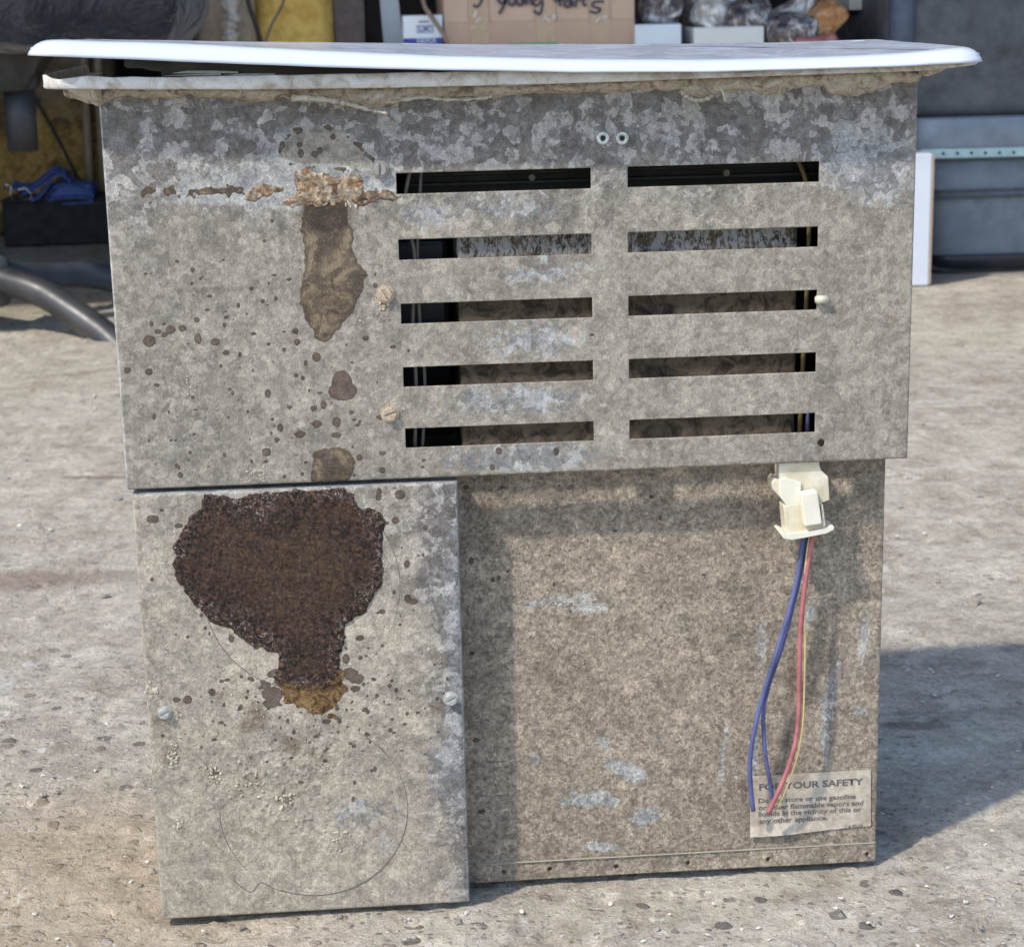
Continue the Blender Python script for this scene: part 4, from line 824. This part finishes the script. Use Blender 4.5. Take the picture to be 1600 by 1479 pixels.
Mtc = simple('crinkled_tape_end', (.75,.66,.56), (.55,.42,.31), .12, 90, 0, .004, 140)
for u, v in ((743,22),(747,33),(858,33),(850,28),(935,31),(945,27),(865,27)):
    bm = bmesh.new(); p = at(u, v, Y0-.006)
    q = bmesh.ops.create_icosphere(bm, subdivisions=2, radius=1, matrix=Matrix.Translation(p) @ Matrix.Rotation(.5+u, 4, 'Y') @ Matrix.Diagonal((.008,.0015,.0045,1)))
    for vv in q['verts']: vv.co += Vector([random.uniform(-1,1)*.0015 for _ in range(3)])
    bmobj('crinkled_tape', bm, Mtc, cb, False)
Mink = simple('marker_ink', (.05,.04,.06), (.09,.07,.09), .6, 80)
st = [[(292,-20),(288,12),(264,42),(236,34)],[(388,-30),(398,8),(425,22),(442,-8)],[(444,-25),(430,35),(400,88)],[(462,-20),(458,12),(478,34),(500,12),(496,-20)],[(508,-20),(514,25),(540,30),(552,-12),(560,32)],[(572,30),(578,-8),(598,-8),(606,34)],[(650,-5),(622,0),(615,25),(640,34),(668,5),(668,50),(650,90),(616,66)],[(772,-60),(782,40)],[(740,6),(800,-6)],[(850,0),(818,4),(808,34),(835,44),(852,8),(860,46)],[(878,46),(882,5),(908,-4)],[(925,-60),(926,26),(948,30)],[(900,-10),(965,-16)],[(1055,12),(998,14),(984,40),(1032,58),(1008,82),(966,72)]]
for s in st:
    P = smooth_path([at(680+x/4, y/4, Y0-.0052) for x, y in s], 6); bm = bmesh.new(); L = []
    for i, p in enumerate(P):
        t_ = (P[min(i+1,len(P)-1)]-P[max(i-1,0)]).normalized(); nrm = Vector((-t_.z, 0, t_.x))*.0033
        L.append((bm.verts.new(p+nrm), bm.verts.new(p-nrm)))
    for a, b in zip(L, L[1:]): bm.faces.new((a[0], a[1], b[1], b[0]))
    bmobj('handwriting', bm, Mink, cb)
a = at(795, 72, Y0-.005); b = at(870, 66, Y0-.005); bm = bmesh.new(); box(bm, (a.x, Y0-.0052, z0+.001), (b.x, Y0-.0046, b.z)); bmobj('green_tape', bm, simple('green_tape', (.12,.42,.14), None, .4), cb)
# small white and blue retail carton
cs, xa, xb, z0, z1 = carton('retail_carton', 630, 692, 24, BY-.01, .1, simple('white_card', (.78,.82,.86), (.72,.76,.8), .4, 10), 'small white retail carton with a blue band, left of the cardboard box', 'carton')
zz = at(660, 60, BY-.01).z; bm = bmesh.new(); box(bm, (xa+.0005, BY-.0125, z0), (xb-.0005, BY-.0101, zz), .0005); bmobj('blue_band', bm, simple('blue_print', (.03,.05,.34), None, .4), cs)
Mbp = simple('blue_ink', (.16,.22,.42), None, .4)
def words(s, u0, v0, u1, v1, Y, m, parent, hmax):
    me = text_mesh(s, 1.0); a = at(u0, v0, Y); b = at(u1, v1, Y); co = np.zeros(len(me.vertices)*3); me.vertices.foreach_get('co', co); co = co.reshape(-1,3)
    co[:,0] -= co[:,0].min(); sc = (b.x-a.x)/co[:,0].max(); o_ = np.zeros_like(co); o_[:,0] = a.x+co[:,0]*sc; o_[:,2] = a.z+co[:,1]*hmax; o_[:,1] = Y
    me.vertices.foreach_set('co', o_.ravel()); me.update(); link('printed_word', me, m, parent)
words('SLIMO', 653, 50, 675, 50, BY-.0112, Mbp, cs, .017); words('KALMOR', 652, 68, 682, 68, BY-.0135, simple('white_ink', (.6,.65,.8)), cs, .016)
bm = bmesh.new(); p0 = at(651, 52.5, BY-.011); p1 = at(677, 39.5, BY-.011)
for q in (((p0.x, p0.z), (p1.x, p0.z+.0015)), ((p0.x, p1.z-.0015), (p1.x, p1.z)), ((p0.x, p0.z), (p0.x+.0015, p1.z)), ((p1.x-.0015, p0.z), (p1.x, p1.z))): box(bm, (q[0][0], BY-.0112, q[0][1]), (q[1][0], BY-.0105, q[1][1]))
bmobj('printed_frame', bm, Mbp, cs)
bm = bmesh.new(); box(bm, (at(654,35,BY).x, BY-.0112, at(654,35.5,BY).z), (at(670,35,BY).x, BY-.0105, at(654,33.5,BY).z), .0003); bmobj('printed_frame', bm, simple('dark_print', (.05,.06,.09)), cs)
o, *_ = carton('white_box', 992, 1065, 38, BY-.02, .25, simple('white_box_card', (.66,.71,.77), (.6,.65,.71), .5, 9), 'plain white box directly right of the cardboard box', 'carton')
tray, xa, xb, z0, z1 = carton('white_tray', 1084, 1194, 42, BY-.03, .3, simple('white_tray_card', (.66,.68,.66), (.58,.6,.58), .5, 9), 'white tray box with plastic bags piled on it', 'tray')
carton('white_box', 1326, 1376, -60, BY+.2, .2, simple('off_white_card', (.6,.58,.5), None, .6, 9), 'off white box hanging into view above the dark gap beside the tote', 'carton', at(1350, 16, BY+.2).z)
# plastic bags
t = NT('clear_plastic_bag'); nz = t.noise(16, 4, .6, 2.5)
Mbag = t.out(t.ramp(nz, [(.36, (.30,.27,.24)), (.5, (.52,.49,.46)), (.62, (.74,.74,.73))]), .12, 0, t.bump(t.vor(14, t.warp(.06, 12), 'DISTANCE_TO_EDGE', 'Distance'), .03), .9)
t = NT('dark_bagged_parts'); nz = t.noise(16, 4, .6, 2.5)
Mbag2 = t.out(t.ramp(nz, [(.42, (.07,.065,.075)), (.55, (.24,.21,.20)), (.64, (.55,.54,.55))]), .12, 0, t.bump(t.vor(14, t.warp(.06, 12), 'DISTANCE_TO_EDGE', 'Distance'), .03), .9)
t = NT('orange_bagged_parts'); nz = t.noise(45, 5, .7, 1.5)
Mbag3 = t.out(t.ramp(nz, [(.35, (.40,.17,.05)), (.55, (.66,.33,.12)), (.7, (.75,.6,.48))]), .2, 0, t.bump(t.noise(60, 4, .7, 1.5), .012), .8)
def bag(u, v, wu, hv, mat, label, rot=0, Y=None, seed=1):
    Y = Y or BY+.06; p = at(u, v, Y); k = (Y-CAM.y)/FPX
    o = soft('plastic_bag', (0,0,0), (wu*k, .12, hv*k), mat, None, .06, 11, 5, seed, 0, .5); o.location = p; o.rotation_euler = (0, rot, 0)
    return tag(o, label, 'plastic bag')
bag(1110, 18, 66, 46, Mbag, 'clear bag of pale parts on the left end of the white tray', .2, BY+.08, 3)
bag(1162, 26, 62, 40, Mbag2, 'bag of dark parts on the right half of the white tray', -.1, BY+.05, 5)
bag(1150, 0, 60, 36, Mbag, 'pale bag on top of the bag pile above the tray', .0, BY+.14, 8)
bag(1232, 22, 84, 40, Mbag, 'long clear bag slanting up beside the white tray', -.45, BY+.1, 11)
bag(1280, 34, 70, 36, Mbag3, 'bag of orange parts leaning right of the clear bag', -.75, BY+.05, 13)
bag(1228, 50, 70, 34, Mbag2, 'dark crumpled bag lying low beside the tray', 0, BY+.02, 17)
bag(1262, 64, 60, 16, simple('pink_foil', (.40,.17,.15), (.25,.1,.1), .3, 60), 'flat dusky pink packet in front of the orange bag', 0, BY-.01, 19)
bag(1030, 12, 60, 60, Mbag2, 'black bag on the white box right of the cardboard box', .3, BY+.1, 23)
# shelf uprights
def post(name, u0, u1, Y, mat, label, cat='post', h=1.6, d=.09, zb=0.0):
    a = at(u0, 60, Y); b = at(u1, 60, Y); bm = bmesh.new(); box(bm, (a.x, Y, zb), (b.x, Y+d, h), .003); return tag(bmobj(name, bm, mat), label, cat)
Mbr = simple('brown_post_wood', (.12,.08,.055), (.07,.045,.03), .8, 25); Mbr2 = simple('weathered_post', (.155,.125,.11), (.10,.08,.07), .85, 25)
post('wooden_post', 1066, 1080, BY+.66, Mbr, 'thin brown post between the two white boxes')
post('wooden_post', 1302, 1328, BY+.66, Mbr, 'brown post right of the orange bag')
post('wooden_post', 522, 571, BY+.15, Mbr2, 'broad grey brown post right of the yellow foam block')
post('shed_door_frame', 574, 600, BY+.9, simple('dark_wood', (.05,.032,.02), (.02,.012,.01), .8, 15), 'dark wooden frame behind the slanting white plastic board', 'door frame')
# slanting white board
bm = bmesh.new(); Yb = BY+.2; P = [(588,-60),(616,-60),(636,120),(604,120)]
prism(bm, pxs(P, Yb), Yb, Yb+.012, .001); o = bmobj('plastic_board', bm, simple('white_pvc', (.58,.62,.63), (.50,.54,.56), .4, 10)); tag(o, 'slanting white plastic board left of the small retail carton', 'board')
# strip slanting over the retail carton
bm = bmesh.new(); tube(bm, [at(652,-30,BY-.03), at(664,12,BY-.03), at(694,55,BY-.03), at(700,75,BY-.03)], .005, 6); tag(bmobj('wooden_stick', bm, simple('pale_stick', (.30,.22,.17)), None, True), 'thin pale stick slanting across the small retail carton', 'stick')

# --- left: yellow foam block, boards, posts
FY = atz(90, 384).y+.24
def foam(name, u0, u1, z0, z1, Y, mat, label, cat, depth=.16, amp=.03, fr=14, seed=4):
    a = at(u0, 100, Y).x; b = at(u1, 100, Y).x; nx = max(10, int((b-a)/.008)); nz = int((z1-z0)/.008); bm = bmesh.new()
    X, Z = np.meshgrid(np.linspace(a, b, nx), np.linspace(z0, z1, nz)); n = fbm(X*fr, Z*fr*1.3, 4, seed); e = np.minimum(np.minimum(X-a, b-X), z1-Z); rr = np.clip(1-e/.03, 0, 1)**2*.03
    Yy = Y+(n-.5)*-amp+rr; V = [[bm.verts.new((X[j,i], Yy[j,i], Z[j,i])) for i in range(nx)] for j in range(nz)]
    for j in range(nz-1):
        for i in range(nx-1): bm.faces.new((V[j][i], V[j][i+1], V[j+1][i+1], V[j+1][i]))
    bd = [V[0][i] for i in range(nx)]+[V[j][-1] for j in range(1,nz)]+[V[-1][i] for i in range(nx-2,-1,-1)]+[V[j][0] for j in range(nz-2,0,-1)]
    bk = [bm.verts.new((v.co.x, Y+depth, v.co.z)) for v in bd]
    for k in range(len(bd)): bm.faces.new((bd[k], bk[k], bk[(k+1)%len(bd)], bd[(k+1)%len(bd)]))
    bm.faces.new(bk[::-1]); return tag(bmobj(name, bm, mat, None, True), label, cat)
Mfo = simple('yellow_foam', (.80,.56,.16), (.55,.34,.07), .95, 22, 0, .006, 60, dist=1.5)
t = NT('stained_yellow_foam'); zz = t.n.new('ShaderNodeSeparateXYZ'); t.l.new(t.tc, zz.inputs[0]); f = t.noise(7, 5, .65, .5)
col = t.ramp(t.noise(30, 6, .7, 1), [(.35, (.26,.15,.045)), (.6, (.56,.35,.11))])
col = t.mix(t.mr(t.math('ADD', zz.outputs[2], t.math('MULTIPLY', t.math('SUBTRACT', f, .5), .4)), .26, .46), col, t.ramp(t.noise(12, 5), [(.3, (.20,.14,.09)), (.7, (.30,.225,.16))]))
col = t.mix(t.mr(t.noise(9, 5, .65), .50, .62, 0, .8), col, (.10,.065,.03))
Mfo2 = t.out(col, .95, 0, t.bump(t.noise(60, 5, .7, 1), .01), .2)
foam('foam_block', -60, 172, .015, .9, FY, Mfo2, 'brown stained yellow foam block behind the chair at the left', 'foam block', .16, .03, 7, 4)
foam('foam_block', 395, 523, .3, .95, BY+.1, Mfo, 'bright yellow foam block behind the lid, left of the broad post', 'foam block', .16, .04, 16, 9)
bm = bmesh.new(); box(bm, (at(380,60,BY).x, BY+.09, 0), (at(530,60,BY).x, BY+.45, .298), .004); tag(bmobj('wooden_crate', bm, Mwood), 'dark wooden crate under the bright yellow foam block', 'crate')
for u in (128, 150):
    bm = bmesh.new(); tube(bm, [at(u, -40, FY-.03), at(u+4, 120, FY-.035), at(u+10, 240, FY-.03), Vector((at(u+12,300,FY-.03).x, FY-.03, .03))], .012, 10)
    tag(bmobj('beige_pipe', bm, simple('beige_pipe_plastic', (.32,.25,.16), (.22,.16,.09), .6, 15), None, True), 'beige pipe upright against the stained foam, '+('left' if u == 128 else 'right')+' of the pair', 'pipe', 'pipes against the foam block')
foam('beige_sack', 300, 400, .02, .9, BY+.02, simple('beige_sackcloth', (.42,.35,.27), (.26,.20,.15), .9, 16, 0, .004, 40, dist=1), 'beige crumpled sack behind the lid between navy post and yellow foam', 'sack', .14, .05, 8, 33)
bm = bmesh.new(); P = smooth_path([at(352,-30,BY-.02), at(362,20,BY-.02), at(358,45,BY-.02), at(366,75,BY-.02)], 6); tube(bm, P, [.016+.006*math.sin(i*1.9) for i in range(len(P))], 7); tag(bmobj('torn_paper', bm, simple('torn_white_paper', (.62,.60,.56), (.4,.36,.3), .8, 40, 0, .01, 60), None, False), 'torn white paper strip hanging in front of the beige sack', 'paper')
def cable(P, Y, r, label, m=M_cord):
    bm = bmesh.new(); tube(bm, smooth_path([at(u, v, Y) for u, v in P], 8), r, 7); tag(bmobj('hanging_cable', bm, m, None, True), label, 'cable')
M_blk = simple('black_rubber', (.02,.018,.018), None, .5)
cable([(382,-30),(388,5),(398,35),(408,68),(412,90)], BY-.03, .005, 'thick black cable hanging in front of the sack edge', M_blk)
cable([(320,-30),(308,20),(304,60),(306,90)], BY-.03, .003, 'thin dark cable at the left edge of the beige sack', M_blk)
cable([(448,-20),(440,10),(424,40),(412,75)], BY-.03, .003, 'thin grey cable crossing the bright yellow foam')
cable([(48,140),(70,180),(100,235),(125,285)], FY-.06, .005, 'thin black cable slanting down across the stained foam', M_blk)
post('dark_post', 276, 300, BY+.0, simple('navy_black_post', (.02,.02,.025), (.01,.01,.012), .5, 10), 'black upright post right of the chair seat', 'post')
# black box with strap
KY = atz(90, 384).y; kx0, kx1 = at(4, 340, KY).x, at(235, 340, KY).x; kz = at(90, 314, KY).z
kb = empty('black_case', ((kx0+kx1)/2, KY+.12, 0), label='long low black case on the floor behind the chair base', cat='case')
bm = bmesh.new(); box(bm, (kx0, KY, .002), (kx1, KY+.19, kz), .004); bmobj('case_body', bm, simple('matte_black', (.012,.011,.011), None, .7), kb)
bm = bmesh.new(); box(bm, (kx0-.004, KY-.004, kz+.0005), (kx1, KY+.19, kz+.005), .001); bmobj('case_rim', bm, M_dark, kb)
Mst = simple('blue_webbing', (.10,.16,.44), (.06,.09,.28), .7, 120, 0, .001, 400)
strap = empty('ratchet_strap', (at(90,300,KY).x, KY+.06, kz+.006), label='bundled blue ratchet strap with steel buckle on the black case', cat='strap')
def web(P, Ys, wd, name='webbing', th=.0022):
    pts = smooth_path([at(u, v, y) for (u, v), y in zip(P, Ys)], 8); bm = bmesh.new(); L = []
    for i, p in enumerate(pts):
        t_ = (pts[min(i+1,len(pts)-1)]-pts[max(i-1,0)]).normalized(); s = Vector((0,1,.25)).normalized()*wd/2; n_ = t_.cross(s).normalized()*th
        L.append([bm.verts.new(q) for q in (p+s+n_, p-s+n_, p-s-n_, p+s-n_)])
    for a, b in zip(L, L[1:]):
        for k in range(4): bm.faces.new((a[k], a[(k+1)%4], b[(k+1)%4], b[k]))
    bm.faces.new(L[0]); bm.faces.new(L[-1][::-1]); bmobj(name, bm, Mst, strap)
y = KY+.02
web([(20,288),(45,292),(70,276),(84,264),(96,268),(112,280)], [y]*6, .05)
web([(36,300),(60,290),(86,272),(104,270)], [y-.01]*4, .045)
web([(72,312),(78,298),(100,284),(132,290),(146,298),(140,308),(110,311),(75,312)], [y+.01]*8, .05)
web([(76,309),(110,304),(138,306),(143,311),(100,314)], [y]*5, .05)
pa = at(110,300,y); o_ = soft('webbing', (pa.x, pa.y+.03, kz+.022), (.125, .07, .042), Mst, None, .012, 30, 4, 3, 0, .3); wm_ = o_.matrix_world.copy(); o_.parent = strap; o_.location = -Vector(strap.location)
web([(50,311),(66,302),(80,280)], [y-.02]*3, .04)
bm = bmesh.new()
P = [at(u, v, y-.03) for u, v in ((24,300),(30,296),(40,294),(48,302),(50,310),(36,312))]; tube(bm, P, .0035, 8)
P = [at(u, v, y-.03) for u, v in ((6,296),(10,288),(18,292),(16,304),(22,314))]; tube(bm, P, .0035, 8)
bmobj('buckle', bm, simple('polished_steel', (.7,.7,.7), (.4,.4,.4), .2, 50, .9), strap, True)
bm = bmesh.new(); box(bm, at(28,312,y-.02), at(46,298,y+.01), .002); bmobj('ratchet_block', bm, M_dark, strap)
# --- chair
CYc = atz(60, 520).y+.05
chair = empty('office_chair', (at(-20,430,CYc).x, CYc, 0), label='worn office chair with dark navy fabric seat and grey tubular base at the left', cat='chair')
t = NT('navy_fabric'); nz = t.noise(12, 5, .6, 1)
Mfab = t.out(t.ramp(nz, [(.35, (.007,.008,.013)), (.65, (.022,.024,.035))]), .9, 0, t.bump(t.noise(9, 4, .6, 1.5), .03), .2, Sheen_Weight=.4)
cs_ = at(20, 20, CYc); sxr = at(277, 50, CYc-.05).x
sz0 = at(100, 72, CYc).z; 
o = soft('seat', (sxr-.26, CYc+.05, sz0+.075), (.56, .5, .15), Mfab, chair, .03, 6, 6, 4, 0, .42)
Mmech = simple('grimy_mechanism', (.035,.03,.026), (.016,.014,.012), .7, 20); Mgt = simple('dusty_grey_tube', (.085,.083,.082), (.022,.024,.028), .38, 14, .2)
bm = bmesh.new(); prism(bm, pxs([(-120,70),(70,72),(78,86),(58,108),(48,140),(-90,150)], CYc), CYc-.06, CYc+.1, .006); bmobj('seat_mechanism', bm, Mmech, chair)
bm = bmesh.new(); p0 = at(30,140,CYc); p1 = at(36,236,CYc); tube(bm, [p0, p1], .03, 16); tube(bm, [at(28,110,CYc), p0], .036, 16); bmobj('tension_knob', bm, simple('grey_black_knob', (.05,.055,.065), (.02,.02,.024), .5, 12), chair, True)
hub = at(-22, 430, CYc); bm = bmesh.new(); cyl(bm, (hub.x, CYc, (hub.z+sz0-.05)/2), (0,0,1), .034, sz0-.05-hub.z, 20); cyl(bm, (hub.x, CYc, hub.z-.01), (0,0,1), .045, .1, 20, bev=.004); bmobj('column', bm, simple('dusty_column', (.12,.125,.13), (.06,.065,.07), .5, 14), chair, True)
Ms = smooth_path([Vector((hub.x, CYc, hub.z-.005)), at(10,440,CYc-.02), at(60,455,CYc-.06), at(110,485,CYc-.1), at(160,520,CYc-.14), at(195,552,CYc-.17)], 6)
bm = bmesh.new(); tube(bm, Ms, .0285, 16); bmobj('base_leg', bm, Mgt, chair, True)
Mdt = simple('blue_black_tube', (.07,.085,.105), (.035,.04,.05), .5, 14)
bm = bmesh.new(); tube(bm, smooth_path([Vector((hub.x, CYc+.03, hub.z)), at(60,432,CYc+.15), at(130,430,CYc+.25), at(200,440,CYc+.3)], 5), .028, 14); bmobj('base_leg', bm, Mdt, chair, True)
for dx, dy in ((-.28,-.1),(-.22,.25)):
    bm = bmesh.new(); tube(bm, smooth_path([Vector((hub.x, CYc, hub.z-.005)), Vector((hub.x+dx*.5, CYc+dy*.5, hub.z-.02)), Vector((hub.x+dx, CYc+dy, .07))], 6), .028, 12); bmobj('base_leg', bm, Mgt, chair, True)
for c in (at(205,560,CYc-.17), at(215,445,CYc+.3)):
    bm = bmesh.new(); cyl(bm, (c.x, c.y, .03), (1,.3,0), .029, .03, 20, bev=.004); box(bm, (c.x-.008, c.y-.008, .03), (c.x+.008, c.y+.008, c.z)); bmobj('castor', bm, M_blk, chair)

# loose chips of stone on the concrete
def chips(name, cnt, mat, rs):
    bm = bmesh.new()
    for k in range(cnt):
        u = random.uniform(-100, 1700); v = random.uniform(500, 1520); p = atz(u, v)
        if -.01 < p.x < .53 and -.006 < p.y < .2: continue
        r = random.uniform(.0009, .0032)*(1 if v > 900 else 1.6)*rs
        q = bmesh.ops.create_icosphere(bm, subdivisions=2, radius=r, matrix=Matrix.Translation((p.x, p.y, r*.05)) @ Matrix.Rotation(random.random()*6, 4, 'Z') @ Matrix.Diagonal((random.uniform(.9,2.2), 1, .6, 1)))
        s = random.random()*50
        for vv in q['verts']: vv.co += Vector((math.sin(vv.co.y*1900+s), math.cos(vv.co.x*1700+s), math.sin(vv.co.x*2100+s)))*r*.2
    tag(bmobj(name, bm, mat, None), kind='stuff')
chips('stone_chips', 120, simple('stone_chip', (.36,.33,.29), (.14,.125,.11), .85, 35), 1)
chips('pale_grit', 420, simple('pale_grit', (.66,.62,.55), (.46,.42,.36), .85, 35), .55)
